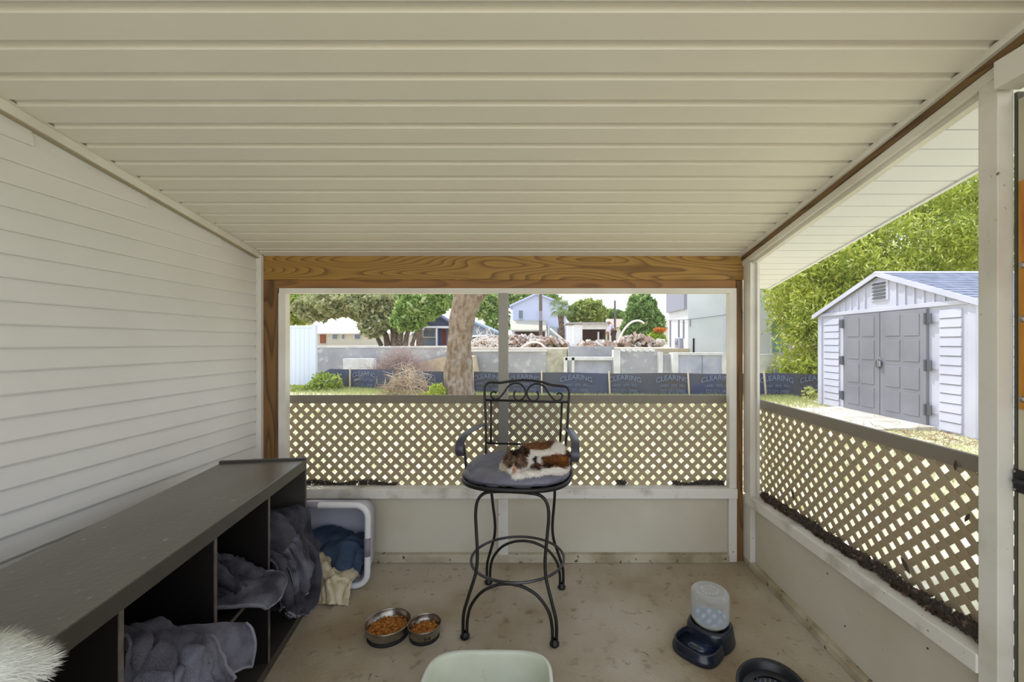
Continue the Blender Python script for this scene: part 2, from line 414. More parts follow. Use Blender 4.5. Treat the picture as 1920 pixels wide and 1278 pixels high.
# door at the right edge
M_door = mat('door_cream', (206, 200, 176), 0.5, var=(190, 182, 156), vscale=3)
M_iron = mat('black_iron', (30, 29, 29), 0.42, metal=0.2, spec=0.5)
M_osb = mat('orange_board', (206, 144, 56), 0.6, var=(180, 116, 40), vscale=30, vstretch=(1, 1, .2))
M_metal = mat('steel', (170, 170, 168), 0.3, metal=0.9)
door_1 = MB().box(1.455, 1.49, 0.42, 1.314, 0.03, 2.235).build('door_1', M_door); struct(door_1)
MB().box(1.4495, 1.456, 1.276, 1.314, 0.03, 2.235).build('stile', M_door, door_1, bevel=.001)
MB().box(1.444, 1.4549, 0.9, 1.309, 1.30, 1.985).build('wood_board', M_osb, door_1, bevel=0.002)
MB().box(1.45, 1.50, 1.3165, 1.3255, 0.0, 2.26).build('gap', mat('door_gap_shade', (84, 82, 72), .7), door_1)  # solid strip, coloured dark for the shade between door and jamb
MB().box(1.372, 1.452, 0.42, 1.312, 2.262, 2.345).build('door_head', M_white, door_1, bevel=0.003)
lt = MB(); lt.box(1.4425, 1.45, 1.272, 1.322, PZ(925, 1.3), PZ(882, 1.3)); lt = lt.build('latch_plate', M_iron, door_1, bevel=0.002)
MB().tube([(1.435, 1.31, PZ(903, 1.3)), (1.430, 1.27, PZ(905, 1.28)), (1.430, 1.10, PZ(905, 1.28))], 0.008, 8).build('latch_bolt', M_iron, lt)
for pyv in (886, 920):
    MB().ball((1.441, 1.315, PZ(pyv, 1.3)), 0.004, seg=6, rings=4).build('screw_head', M_metal, lt)
for pyv in (497, 598, 748):
    MB().ball((1.442, 1.297, PZ(pyv, 1.30)), 0.007, 0.007, 0.010, 8, 6).build('hook', M_metal, door_1)

# eave outside the right wall
eave = MB().prism([(YN, RZ(YN) + .0), (3.74, RZ(3.74) + .0), (3.74, RZ(3.74) + .03), (YN, RZ(YN) + .03)], 0, 1.44, 1.97).build('eave_soffit', M_dark); struct(eave)
i = 0; first = None
while 3.73 - i * PITCH > YN + PITCH:
    ya = 3.73 - i * PITCH - (0.0 if i < 4 else 0.0); yb = ya - PITCH + 0.007
    if first is None:
        first = MB().prism([(ya, RZ(ya) - .012), (yb, RZ(yb) - .012), (yb, RZ(yb) + .002), (ya, RZ(ya) + .002)], 0, 1.44, 1.965).build('soffit_panel', M_soffit, eave)
    else:
        o = bpy.data.objects.new('soffit_panel', first.data); COL.objects.link(o); setparent(o, eave); o.location = (0, -i * PITCH, i * PITCH * 0.174)
    i += 1
slope_strip(1.44, 1.535, -0.026, -0.012, YN, 3.2).build('frieze_strip', M_soffit, eave)
slope_strip(1.965, 1.985, -0.02, 0.11, YN, 3.74).build('fascia', M_soffit, eave)
MB().box(-2.1, 1.985, 3.74, 3.76, RZ(3.74) - .01, RZ(3.74) + .11).build('fascia', M_soffit, eave)

# ------------------------------------------------------------------ lattice
def lattice(name, label, O, ux, L, z0, z1, pitch, w, t, m, off=0.0, rail_h=0.045, normal=(0, 1, 0)):
    """diamond lattice of crossing slats; O = left bottom corner, ux = unit along"""
    root = thing(name, label, 'lattice', O)
    H = z1 - z0; nrm = Vector(normal); ux = Vector(ux); O = Vector(O); s = math.sqrt(0.5)
    def clip(c, sign):
        # centre line u = c + sign * v, v in 0..H ; clip to 0..L
        pts = []
        va, vb = 0.0, H
        if sign > 0: va = max(va, -c); vb = min(vb, L - c)
        else: va = max(va, c - L); vb = min(vb, c)
        return (va, vb) if vb - va > 0.02 else None
    for sign, dep in ((1, 0.0), (-1, t)):
        c = (off if sign > 0 else off) - (H if sign > 0 else 0) - pitch * 0
        c0 = c - (c // pitch) * pitch if sign < 0 else off - math.ceil(H / pitch) * pitch
        c = c0
        while c < L + (H if sign < 0 else 0):
            r = clip(c, sign)
            if r:
                va, vb = r
                a = O + ux * (c + sign * va) + Vector((0, 0, va)) + nrm * dep; b = O + ux * (c + sign * vb) + Vector((0, 0, vb)) + nrm * dep
                d = (b - a).normalized(); side = nrm.cross(d).normalized() * (w / 2); n2 = nrm * t * 0.92
                mb = MB(); mb.hexa([a - side, a + side, a + side + n2, a - side + n2], [b - side, b + side, b + side + n2, b - side + n2])
                mb.build('slat', m, root)
            c += pitch
    a = O - nrm * 0.006
    def rail(za, zb, nm):
        mb = MB(); A = a + Vector((0, 0, za)); B = A + ux * L; up = Vector((0, 0, zb - za)); dn = nrm * (2 * t + 0.012)
        mb.hexa([A, A + up, A + up + dn, A + dn], [B, B + up, B + up + dn, B + dn]); mb.build(nm, m, root, bevel=0.002)
    m = mat('lattice_rail', (134, 124, 108), 0.6)
    rail(H - rail_h, H + 0.012, 'top_rail'); 
    return root
lattice('lattice_panel', 'brown-grey diamond lattice panel low across the rear screened opening, behind the stool', (-1.786, 3.065, 0.47), (1, 0, 0), 3.14, 0.47, 1.118, 0.0789, 0.0272, 0.004, M_lat, off=0.03)
lattice('lattice_panel', 'brown-grey diamond lattice panel along the right side opening, facing the shed', (1.505, 1.20, 0.44), (0, 1, 0), 1.86, 0.44, 1.10, 0.0789, 0.0272, 0.004, M_lat, off=0.02, normal=(1, 0, 0))
# ------------------------------------------------------------------ ground and terrace
M_grass = mat('dry_grass', (206, 196, 154), 0.95, var=(174, 172, 116), vscale=0.9, vrange=(0.48, 0.68), var2=(222, 212, 186), v2scale=5, v2range=(0.5, 0.65), bump=0.5, bscale=20)
M_far = mat('far_ground', (205, 192, 170), 0.9, var=(180, 160, 130), vscale=0.4)
M_blade = leaf_mat('grass_blade', (150, 160, 80), 0.3)
M_leaf = leaf_mat('leaf', (100, 130, 60), 0.4)
ground = MB().add([(-60, -20, GZ), (60, -20, GZ), (60, 19.52, GZ), (-60, 19.52, GZ)], [(0, 1, 2, 3)]).build('ground', M_grass); struct(ground)
rg = MB().box(-70, 5.78, 16.6, 120, -0.5, 1.27).box(5.78, 70, 19.52, 120, -0.5, 1.27).build('ground_terrace', M_far); struct(rg)

def fenceY(x):
    pts = [(-7.6, 14.6), (-6.3, 14.2), (-3.0, 13.0), (0.0, 12.45), (3.0, 12.2), (12.0, 11.9)]
    for (a, ya), (b, yb) in zip(pts, pts[1:]):
        if x <= b: return ya + (yb - ya) * (x - a) / (b - a)
    return 11.9
# grass blades: dense near the silt fence and sparse over the lawn
def blades(name, n, xr, yf, h, seed, tints, parent=None):
    rs = np.random.RandomState(seed); x = rs.uniform(xr[0], xr[1], n); y = yf(x, rs); hh = h * (0.4 + rs.rand(n))
    a = rs.uniform(0, 2 * np.pi, n); w = 0.006 + 0.006 * rs.rand(n); lx = rs.normal(size=n) * 0.3 * hh; ly = rs.normal(size=n) * 0.3 * hh
    v = np.stack([np.stack([x - np.cos(a) * w, y - np.sin(a) * w, np.full(n, GZ)], 1), np.stack([x + np.cos(a) * w, y + np.sin(a) * w, np.full(n, GZ)], 1),
                  np.stack([x + lx, y + ly, GZ + hh], 1)], 1).reshape(-1, 3)
    t = rs.rand(n)[:, None]; c = np.array(lin(tints[0])) * (1 - t) + np.array(lin(tints[1])) * t
    c = np.repeat(np.concatenate([c, np.ones((n, 1))], 1), 3, 0)
    o = npmesh(name, v, np.arange(n * 3).reshape(n, 3), M_blade, parent, c); tag(o, kind='stuff'); return o
fy = np.vectorize(fenceY)
g1 = blades('grass', 26000, (-8, 7), lambda x, rs: fy(x) - 0.05 - rs.exponential(0.5, len(x)), 0.10, 5, ((206, 202, 146), (150, 168, 98)))
tag(g1, 'tufts of yellow-green grass growing along the foot of the dark banner fence', 'grass')
g2 = blades('grass', 30000, (-9, 10), lambda x, rs: rs.uniform(3.9, 10.8, len(x)), 0.05, 6, ((218, 210, 168), (180, 184, 130)))
tag(g2, 'short dry lawn grass between the porch and the banner fence', 'grass')

# ------------------------------------------------------------------ silt fence with printed banner
M_banner = mat('banner_black', (78, 78, 84), 0.7, var=(64, 72, 102), vscale=0.6, vrange=(0.45, 0.62), var2=(84, 78, 76), v2scale=1.3)
M_print = mat('banner_print', (112, 120, 140), 0.8)
M_stake = mat('stake_wood', (206, 188, 160), 0.7)
sf = thing('banner_fence', 'long low black banner fence with pale printed lettering, standing on wooden stakes across the lawn', 'fence', (0, 12.4, GZ))
mb = MB(); N = 220; x0, x1 = -7.4, 9.5
for i in range(N + 1):
    x = x0 + (x1 - x0) * i / N; y = fenceY(x); u = 0.02 * math.sin(x * 3.1) + 0.012 * math.sin(x * 7.7); zt_ = 0.64 + 0.012 * math.sin(x * 2.2)
    if x < -6.9: zt_ -= (-6.9 - x) * 0.5
    mb.v += [(x, y + u, GZ), (x, y - u * 0.5, 0.3), (x, y + u * .3, zt_), (x, y + u * .3 + .006, zt_), (x, y - u * .5 + .006, 0.3), (x, y + u + .006, GZ)]
    if i:
        a = (i - 1) * 6; b = i * 6
        for k in range(6): mb.f.append((a + k, a + (k + 1) % 6, b + (k + 1) % 6, b + k))
mb.build('fabric', M_banner, sf, smooth=False)
for (pxa, lean) in ((658, 0.0), (770, .0), (888, .01), (1016, 0.01), (1143, 0.03), (1291, 0.04), (1434, 0.06), (1560, 0.03)):
    yy = 12.4
    for _ in range(6): yy = fenceY(PX(pxa, yy))
    x = PX(pxa, yy); yy -= 0.05
    MB().hexa([(x - .022, yy - .03, GZ - .05), (x + .022, yy - .03, GZ - .05), (x + .022, yy, GZ - .05), (x - .022, yy, GZ - .05)],
              [(x - .022 - lean, yy - .03, 0.70), (x + .022 - lean, yy - .03, 0.70), (x + .022 - lean, yy, 0.70), (x - .022 - lean, yy, 0.70)]).build('stake', M_stake, sf)
# stray stake left of the fence
def text_mesh(name, body, size, arc, mtl, spacing=1.0):
    cu = bpy.data.curves.new(name, 'FONT'); cu.body = body; cu.size = size; cu.align_x = 'CENTER'; cu.extrude = 0.002; cu.space_character = spacing; cu.offset = size * 0.015
    ob = bpy.data.objects.new(name, cu); COL.objects.link(ob); bpy.context.view_layer.update()
    dg = bpy.context.evaluated_depsgraph_get(); me = bpy.data.meshes.new_from_object(ob.evaluated_get(dg))
    bpy.data.objects.remove(ob); bpy.data.curves.remove(cu)
    for v in me.vertices: v.co.z, v.co.y = v.co.y + arc * (1 - (v.co.x / 0.45) ** 2), -v.co.z
    me.materials.clear(); me.materials.append(mtl); return me
T1 = text_mesh('lettering', 'CLEARING', 0.24, 0.07, M_print, 1.0)
T2 = text_mesh('lettering', 'LAND · SITE · FILL', 0.11, 0.0, M_print)
T3 = text_mesh('lettering', '727-271-3900', 0.15, 0.0, M_print)
for pxa in (592, 683, 792, 915, 984, 1080, 1171, 1260, 1345, 1455, 1530):
    yy = 12.4
    for _ in range(6): yy = fenceY(PX(pxa, yy))
    x = PX(pxa, yy); sl = (fenceY(x + .4) - fenceY(x - .4)) / .8; s = 0.82 if pxa > 600 else .7
    for me, zz in ((T1, 0.40), (T2, 0.27), (T3, 0.10)):
        o = bpy.data.objects.new('lettering', me); COL.objects.link(o); setparent(o, sf); o['kind'] = 'stuff'
        o.location = (x, yy - 0.035, zz * (1 if pxa > 600 else .9)); o.rotation_euler = (0, 0, math.atan(sl)); o.scale = (s, 1, s)

# ------------------------------------------------------------------ oak trunk
def bark_mat(name, a, b_, c_):
    return mat(name, a, 0.9, var=b_, vscale=13, vstretch=(1, 1, .30), vrange=(0.38, 0.64), var2=c_, v2scale=6.0, v2range=(0.5, 0.75), bump=1.0, bscale=18, bstretch=(1, 1, .3))
M_bark = bark_mat('oak_bark', (146, 126, 104), (104, 84, 64), (158, 148, 136))
M_bark2 = bark_mat('thin_bark', (120, 100, 82), (84, 70, 56), (140, 126, 108))
def trunk(name, path, radii, m, parent, seg=28, rough=0.06, flare=0.0, seed=0):
    pts = smoothpath(path, 8); n = len(pts); rr = []
    for i in range(n):
        t = i / (n - 1) * (len(radii) - 1); a = int(t); b = min(a + 1, len(radii) - 1); rr.append(radii[a] + (radii[b] - radii[a]) * (t - a))
    mb = MB().tube(pts, rr, seg)
    for i, p in enumerate(mb.v):
        v = Vector(p); ring = min(i // seg, n - 1); c = pts[ring]; d = v - c
        nz = noise.noise(Vector((v.x * 4 + seed, v.y * 4, v.z * 1.6))) + 0.5 * noise.noise(Vector((v.x * 11, v.y * 11 + seed, v.z * 4)))
        fl = 1 + flare * max(0, 1 - (v.z - GZ) / 0.35) ** 2 * (1 + 0.5 * math.sin(math.atan2(d.y, d.x) * 5))
        mb.v[i] = tuple(c + d * (1 + rough * nz * 2) * fl)
    return mb.build(name, m, parent, smooth=True)
oak = thing('oak_tree', 'thick leaning oak trunk with rough brown bark on the lawn behind the rear lattice', 'tree', (PX(861, 11.4), 11.4, GZ))
Yt = 11.4; K = Yt / F
trunk('trunk', [P(861, 752, Yt), P(860, 715, Yt), P(860, 675, Yt), P(862, 635, Yt), P(866, 595, Yt), P(876, 556, Yt), P(888, 520, Yt), P(902, 460, Yt), P(920, 360, Yt)],
      [29 * K, 26.5 * K, 24 * K, 22 * K, 23 * K, 25.5 * K, 22 * K, 18 * K, 12 * K], M_bark, oak, rough=0.10, flare=0.18)
trunk('branch', [P(872, 575, Yt), P(898, 552, Yt), P(930, 500, Yt), P(985, 420, Yt)], [16 * K, 13 * K, 10 * K, 6 * K], M_bark, oak, seg=16, rough=0.08)
trunk('branch', [P(880, 540, Yt), P(850, 480, Yt), P(790, 400, Yt + .5), P(740, 340, Yt + 1)], [15 * K, 12 * K, 9 * K, 5 * K], M_bark, oak, seg=16, rough=0.08)
leafcloud('crown', [((-1.2, 11.4, 6.4), (2.6, 2.4, 1.3), 3200), ((-3.6, 12.2, 6.2), (1.8, 1.8, 1.0), 1800)], 0.09, M_leaf, oak, 11, tints=((98, 112, 54), (150, 164, 84)))

# ------------------------------------------------------------------ white vinyl fence at left
M_vinyl = mat('vinyl_white', (214, 220, 230), 0.45)
vf = thing('vinyl_fence', 'tall white vinyl board fence end seen at far left through the rear opening', 'fence', (-8.0, 14.5, GZ))
xb = -9.3
while xb < -7.5:
    MB().box(xb, xb + 0.147, 14.48, 14.51, GZ, 2.04).build('board', M_vinyl, vf, bevel=.004); xb += 0.15
MB().box(-9.3, -7.42, 14.46, 14.53, 2.0, 2.07).build('cap_rail', M_vinyl, vf)
MB().box(-7.52, -7.40, 14.43, 14.55, GZ, 2.10).build('post', M_vinyl, vf, bevel=.01)

# ------------------------------------------------------------------ concrete block walls of the building site
M_cmu = mat('block_grey', (176, 174, 172), 0.9, var=(158, 156, 158), vscale=1.4, var2=(196, 194, 190), v2scale=4)
M_cmu2 = mat('block_blue', (160, 162, 174), 0.9, var=(186, 186, 192), vscale=2.0)
M_cmuw = mat('concrete_white', (226, 224, 218), 0.8, var=(206, 202, 194), vscale=3)
M_plaster = mat('plaster_beige', (206, 200, 178), 0.9, var=(170, 160, 130), vscale=4)
def boxpx(name, px0, px1, pyt, pyb, Y, d, m, parent=None, bevel=0.0, zb=None):
    return MB().box(PX(px0, Y), PX(px1, Y), Y, Y + d, PZ(pyb, Y) if zb is None else zb, PZ(pyt, Y)).build(name, m, parent, bevel=bevel)
w = thing('block_wall', 'long grey concrete block retaining wall at left, behind the dead reddish brush', 'wall', (-6, 16.2, GZ))
boxpx('wall_face', 470, 835, 650.5, 0, 16.2, .3, M_cmu, w, zb=GZ); boxpx('cap_course', 470, 835, 649, 651.5, 16.17, .36, M_cmuw, w)
boxpx('side_block', 643, 700, 672, 0, 15.7, .3, M_cmuw, w, zb=GZ)
w = thing('block_wall', 'grey concrete block retaining wall right of the oak trunk, under the rubble', 'wall', (-1, 16.2, GZ))
boxpx('wall_face', 835, 1024, 658, 0, 16.2, .3, M_cmu, w, zb=GZ); boxpx('cap_course', 835, 1026, 655.5, 659, 16.15, .4, M_cmuw, w)
w = boxpx('plaster_wall', 1024, 1063, 655, 0, 16.3, .3, M_plaster, zb=GZ); tag(w, 'short stained beige plaster wall beside the grey block walls', 'wall')
w = thing('block_wall', 'low grey block wall with a white framed bay, left of the white columns', 'wall', (1.5, 15.2, GZ))
boxpx('wall_face', 1066, 1152, 649, 0, 16.0, .4, M_cmu, w, zb=GZ); boxpx('frame_top', 1060, 1150, 669, 675, 15.0, .3, M_cmuw, w)
for a, b in ((1058, 1064), (1072, 1077)): boxpx('frame_post', a, b, 670, 0, 15.0, .25, M_cmuw, w, zb=GZ)
boxpx('infill', 1077, 1146, 675, 0, 15.2, .2, M_cmu2, w, zb=GZ)
w = thing('block_wall', 'grey block wall bay between two white concrete columns', 'wall', (3.5, 15, GZ))
boxpx('column', 1151, 1163, 656, 0, 14.9, .4, M_cmuw, w, zb=GZ); boxpx('wall_face', 1163, 1236, 657, 0, 15.0, .3, M_cmu, w, zb=GZ)
boxpx('column', 1235, 1243, 660, 0, 14.8, .4, M_cmuw, w, zb=GZ)
for a in range(6): boxpx('cap_block', 1167 + a * 11, 1173 + a * 11, 654.5, 659, 14.95, .35, M_cmuw, w)
w = thing('block_wall', 'blue-grey panelled block wall in front of the white building', 'wall', (5, 14.6, GZ))
boxpx('wall_face', 1243, 1262, 664, 0, 14.9, .3, M_cmu, w, zb=GZ); boxpx('column', 1262, 1272, 662, 0, 14.6, .4, M_cmuw, w, zb=GZ)
boxpx('panel', 1272, 1316, 665, 0, 14.7, .3, M_cmu2, w, zb=GZ); boxpx('panel', 1317, 1356, 665, 0, 14.7, .3, M_cmu2, w, zb=GZ)
boxpx('cap_course', 1262, 1360, 661, 665.5, 14.65, .45, M_cmuw, w); boxpx('column', 1355, 1362, 662, 0, 14.6, .4, M_cmuw, w, zb=GZ)
w = boxpx('block_wall', 1395, 1457, 664, 0, 14.6, .3, M_cmuw, zb=GZ); tag(w, 'pale block wall seen through the side opening below the green window', 'wall')
w = boxpx('low_wall', 1457, 1560, 689, 0, 14.2, .3, mat('slate_blue', (104, 110, 128), .8), zb=GZ); tag(w, 'low dark slate-blue wall right of the pale block wall', 'wall')

# white building
M_bld = mat('stucco_white', (226, 226, 224), 0.7, var=(214, 216, 214), vscale=1)
M_glassg = mat('green_glass', (88, 138, 122), 0.15, spec=0.8)
M_greyb = mat('vent_grey', (150, 150, 160), 0.7)
Yw = 16.9
XC = PX(1290, 16.9)
wb = thing('white_building', 'big plain white stucco building at the right behind the block walls', 'building', (7, Yw, GZ))
MB().box(XC, PX(1486, Yw), Yw, 19.5, GZ, 6.2).build('wall', M_bld, wb)
def side(pxv): return XC * F / (pxv - CX)
def sbox(name, p0, p1, t, b_, m, th=.05, parent=wb):
    ya, yb2 = side(p1), side(p0)
    return MB().box(XC - th, XC, ya, yb2, PZ(b_, (ya + yb2) / 2), PZ(t, (ya + yb2) / 2)).build(name, m, parent)
sbox('grey_panel', 1254, 1288, 430, 583, M_greyb, .12)
boxpx('slot', 1299.5, 1302.5, 634, 661, Yw - .03, .05, M_dark, wb)
wf = boxpx('window_frame', 1446, 1481, 598, 663, Yw - .05, .06, M_cmuw, wb)
boxpx('pane', 1448.5, 1476, 601, 628, Yw - .07, .04, M_glassg, wf); boxpx('pane', 1449, 1475, 631.5, 660, Yw - .07, .04, M_glassg, wf)
boxpx('band', 1395, 1486, 663, 668, Yw - .08, .1, M_cmuw, wb)
boxpx('downpipe', 1477, 1482, 604, 700, Yw - .1, .08, M_cmuw, wb)
boxpx('downpipe', 1358.5, 1361, 575, 700, Yw - .1, .06, M_vinyl, wb)
M_cable = mat('cable_grey', (140, 140, 146), .6)
MB().tube([P(1253, 600, 19.4), P(1289, 599, Yw - .1), P(1330, 594, Yw - .1), P(1395, 585, Yw - .1)], .013, 6).build('cable', M_cable, wb)
for a, b, c in ((1257, 601, 650), (1273, 600, 632), (1282, 600, 634)): sbox('conduit', a, a + 1.2, b, c, M_cable)
boxpx('conduit', 1294, 1295.3, 598, 612, Yw - .06, .05, M_cable, wb)
sbox('meter_box', 1271, 1281, 634, 652, M_greyb, .14)
MB().ball((XC - .16, side(1276), PZ(641, side(1276))), .09, .09, .12, 12, 8).build('meter', M_greyb, wb)

# ------------------------------------------------------------------ far houses
def gable_house(t, px0, px1, pyw, pyb, pyr, Y, depth, mw, mr, frac=0.5, front=True, over=0.25):
    x0, x1, zb, zw, zr = PX(px0, Y), PX(px1, Y), PZ(pyb, Y), PZ(pyw, Y), PZ(pyr, Y)
    if front:   # gable end faces the camera
        xm = x0 + (x1 - x0) * frac
        MB().prism([(x0, zb), (x1, zb), (x1, zw), (xm, zr), (x0, zw)], 1, Y, Y + depth).build('walls', mw, t)
        for a, b in ((x0 - over, xm), (x1 + over, xm)):
            s = (zr - zw) / abs(xm - (a + over if a < xm else a - over)); za = zr - s * abs(xm - a)
            MB().prism([(a, za), (xm, zr), (xm, zr + .15), (a, za + .15)], 1, Y - .3, Y + depth + .3).build('roof_slope', mr, t)
    else:
        MB().box(x0, x1, Y, Y + depth, zb, zw).build('walls', mw, t)
        MB().prism([(Y - .4, zw - .05), (Y + depth / 2, zr), (Y + depth + .4, zw - .05), (Y + depth + .4, zw - .15), (Y - .4, zw - .15)], 0, x0 - .4, x1 + .4).build('roof_slope', mr, t)
M_hw = mat('house_cream', (216, 210, 190), .7); M_roofw = mat('roof_white', (226, 222, 212), .7); M_brown = mat('door_brown', (146, 84, 56), .7)
M_hblue = mat('house_blue', (150, 164, 180), .7); M_roofb = mat('roof_navy', (72, 80, 104), .7); M_trimw = mat('far_trim', (232, 232, 230), .6)
M_hlav = mat('house_lavender', (196, 202, 222), .7); M_shingle = mat('far_shingle', (186, 180, 160), .8); M_gar = mat('garage_brown', (92, 66, 54), .7)
M_win = mat('far_glass', (110, 122, 140), .25); M_red = mat('far_red', (132, 48, 44), .6); M_blue = mat('far_blue', (66, 84, 130), .6)
h = thing('house', 'single-storey house with a white roof and brown door, far left behind the trees', 'house', (PX(630, 40), 40, 1.27))
gable_house(h, 540, 725, 623, 647.5, 601, 40, 9, M_hw, M_roofw, front=False)
boxpx('door', 600, 610, 627, 643, 39.9, .1, M_brown, h)
for a, b in ((622, 633), (640, 646), (664, 676)): f = boxpx('window', a, b, 626, 636, 39.9, .1, M_trimw, h); boxpx('pane', a + 1, b - 1, 627, 635, 39.85, .06, M_win, f)
h = thing('house', 'blue-grey house with a navy gable porch, partly behind the oak trunk', 'house', (PX(850, 33), 33, 1.27))
gable_house(h, 780, 936, 627, 647.7, 596, 33, 9, M_hblue, M_hblue, frac=.55)
gable_house(h, 793, 850, 611, 613, 592, 31.5, 1.5, M_roofb, M_roofb, frac=.5)
boxpx('porch_beam', 792, 852, 611, 615, 31.4, .2, M_trimw, h)
for a in (789, 817, 848): boxpx('porch_post', a, a + 2.5, 614, 648, 31.4, .2, M_trimw, h)
f = boxpx('window', 792, 816, 617, 633, 32.6, .1, M_trimw, h); boxpx('pane', 794, 803, 619, 631, 32.5, .1, M_win, f); boxpx('pane', 805, 814, 619, 631, 32.5, .1, M_win, f)
boxpx('door', 822, 827, 615, 647, 32.4, .1, M_blue, h); boxpx('door', 829, 836, 617, 646, 32.4, .1, M_red, h)
h = thing('house', 'tall pale lavender two-storey house with a dark brown garage, right of the mullion', 'house', (PX(1008, 37), 37, 1.27))
gable_house(h, 961, 1062, 573, 647.2, 552, 37, 8, M_hlav, M_hlav, frac=.45)
f = boxpx('window', 971, 982, 580, 598, 36.9, .1, M_trimw, h); boxpx('pane', 972.5, 980.5, 581.5, 596.5, 36.8, .1, M_win, f)
f = boxpx('window', 1009, 1018, 580, 596, 36.9, .1, M_trimw, h); boxpx('pane', 1010.5, 1016.5, 581.5, 594.5, 36.8, .1, M_win, f)
x0, x1 = PX(960, 36), PX(1024, 36)
MB().prism([(34.6, PZ(618, 34.6)), (37, PZ(600, 37)), (37, PZ(603, 37)), (34.6, PZ(621, 34.6))], 0, x0, x1).build('awning_roof', M_shingle, h)
boxpx('garage_door', 966, 1022, 619, 646.5, 36.8, .2, M_gar, h)
for a in (960, 1022): boxpx('post', a, a + 4, 619, 647.5, 34.8, .2, M_trimw, h)
boxpx('door', 1030, 1044, 612, 646, 36.8, .2, mat('sage', (168, 182, 176), .6), h); boxpx('door_trim', 1027, 1030, 610, 647, 36.8, .2, M_trimw, h)
boxpx('dark_doorway', 1047, 1058, 614, 644, 36.8, .2, M_gar, h)
h = thing('garage_ruin', 'half demolished white flat-roofed garage with a dark open bay, beside the worker', 'building', (PX(1100, 27), 27, 1.27))
boxpx('wall_panel', 1064, 1074, 610, 649, 27, .2, M_trimw, h); boxpx('wall_panel', 1076, 1092, 608, 649, 27, .2, M_trimw, h)
boxpx('lintel', 1092, 1140, 606, 617, 27, .3, M_cmuw, h); boxpx('back_wall', 1090, 1140, 612, 649, 29.5, .2, M_gar, h)
boxpx('roof_slab', 1062, 1142, 604, 606.5, 26.8, 3.2, M_cmu, h); boxpx('post', 1136, 1139, 617, 649, 27, .2, M_plaster, h); boxpx('post', 1121, 1123.5, 622, 649, 27.3, .2, M_trimw, h)
boxpx('side_wall', 1139, 1142, 617, 649, 27, 2.8, M_gar, h)
h = thing('house', 'small far house with a pale hipped roof between the worker and the dense tree', 'house', (PX(1180, 50), 50, 1.27))
gable_house(h, 1140, 1262, 612, 646, 594, 50, 8, M_hw, mat('far_roof_tan', (176, 156, 140), .8), front=False)
f = boxpx('window', 1236, 1246, 616, 628, 49.9, .1, M_trimw, h); boxpx('pane', 1237, 1245, 617, 627, 49.8, .1, M_win, f)

# poles, truck
M_pole = mat('pole_wood', (110, 98, 88), .8)
t = thing('utility_pole', 'dark utility pole in front of the lavender house', 'pole', (PX(1014, 33), 33, 1.27))
MB().tube([(PX(1014, 33), 33, 1.27), (PX(1013, 33), 33, 9.5)], [.14, .11], 8).build('mast', M_pole, t)
MB().box(PX(1010.5, 33), PX(1017, 33), 32.8, 33, PZ(601, 33), PZ(583, 33)).build('transformer', M_greyb, t)
MB().box(PX(1013, 33) - 1, PX(1013, 33) + 1, 32.9, 33.0, 8.9, 9.05).build('crossarm', M_pole, t)
t = MB().tube([(PX(1153, 45), 45, 1.27), (PX(1153, 45), 45, PZ(563, 45))], [.13, .1], 8).build('utility_pole', M_pole); tag(t, 'thin dark pole behind the bending worker', 'pole')
t = thing('truck', 'white pickup truck roof showing before the brown garage', 'vehicle', (PX(972, 33), 33, 1.27))
MB().prism([(PX(962, 33), 1.5), (PX(962, 33), 2.0), (PX(966, 33), 2.1), (PX(968, 33), PZ(628, 33)), (PX(978, 33), PZ(628, 33)), (PX(981, 33), 1.95), (PX(981, 33), 1.5)], 1, 32, 33.6).build('cab', M_trimw, t, bevel=.03)
boxpx('side_window', 969, 977, 630.5, 635, 31.98, .05, M_blue, t)
for a in (965, 978): MB().lathe([(.001, -.1), (.33, -.1), (.33, .1), (.001, .1)], (0, 0, 0), 16, M=Matrix.Translation((PX(a, 32), 32, 1.6)) @ Matrix.Rotation(math.pi / 2, 4, 'X')).build('wheel', M_dark, t)
t = thing('car', 'pale car partly hidden behind the oak trunk and white debris', 'vehicle', (PX(902, 30), 30, 1.27))
MB().prism([(PX(884, 30), 1.45), (PX(884, 30), 1.85), (PX(890, 30), PZ(628.5, 30)), (PX(908, 30), PZ(628, 30)), (PX(916, 30), 1.85), (PX(922, 30), 1.8), (PX(922, 30), 1.45)], 1, 29, 30.6).build('body', M_trimw, t, bevel=.05)
boxpx('side_window', 892, 908, 630, 635, 28.98, .05, M_win, t)
for a in (890, 915): MB().lathe([(.001, -.1), (.3, -.1), (.3, .1), (.001, .1)], (0, 0, 0), 16, M=Matrix.Translation((PX(a, 29), 29, 1.57)) @ Matrix.Rotation(math.pi / 2, 4, 'X')).build('wheel', M_dark, t)

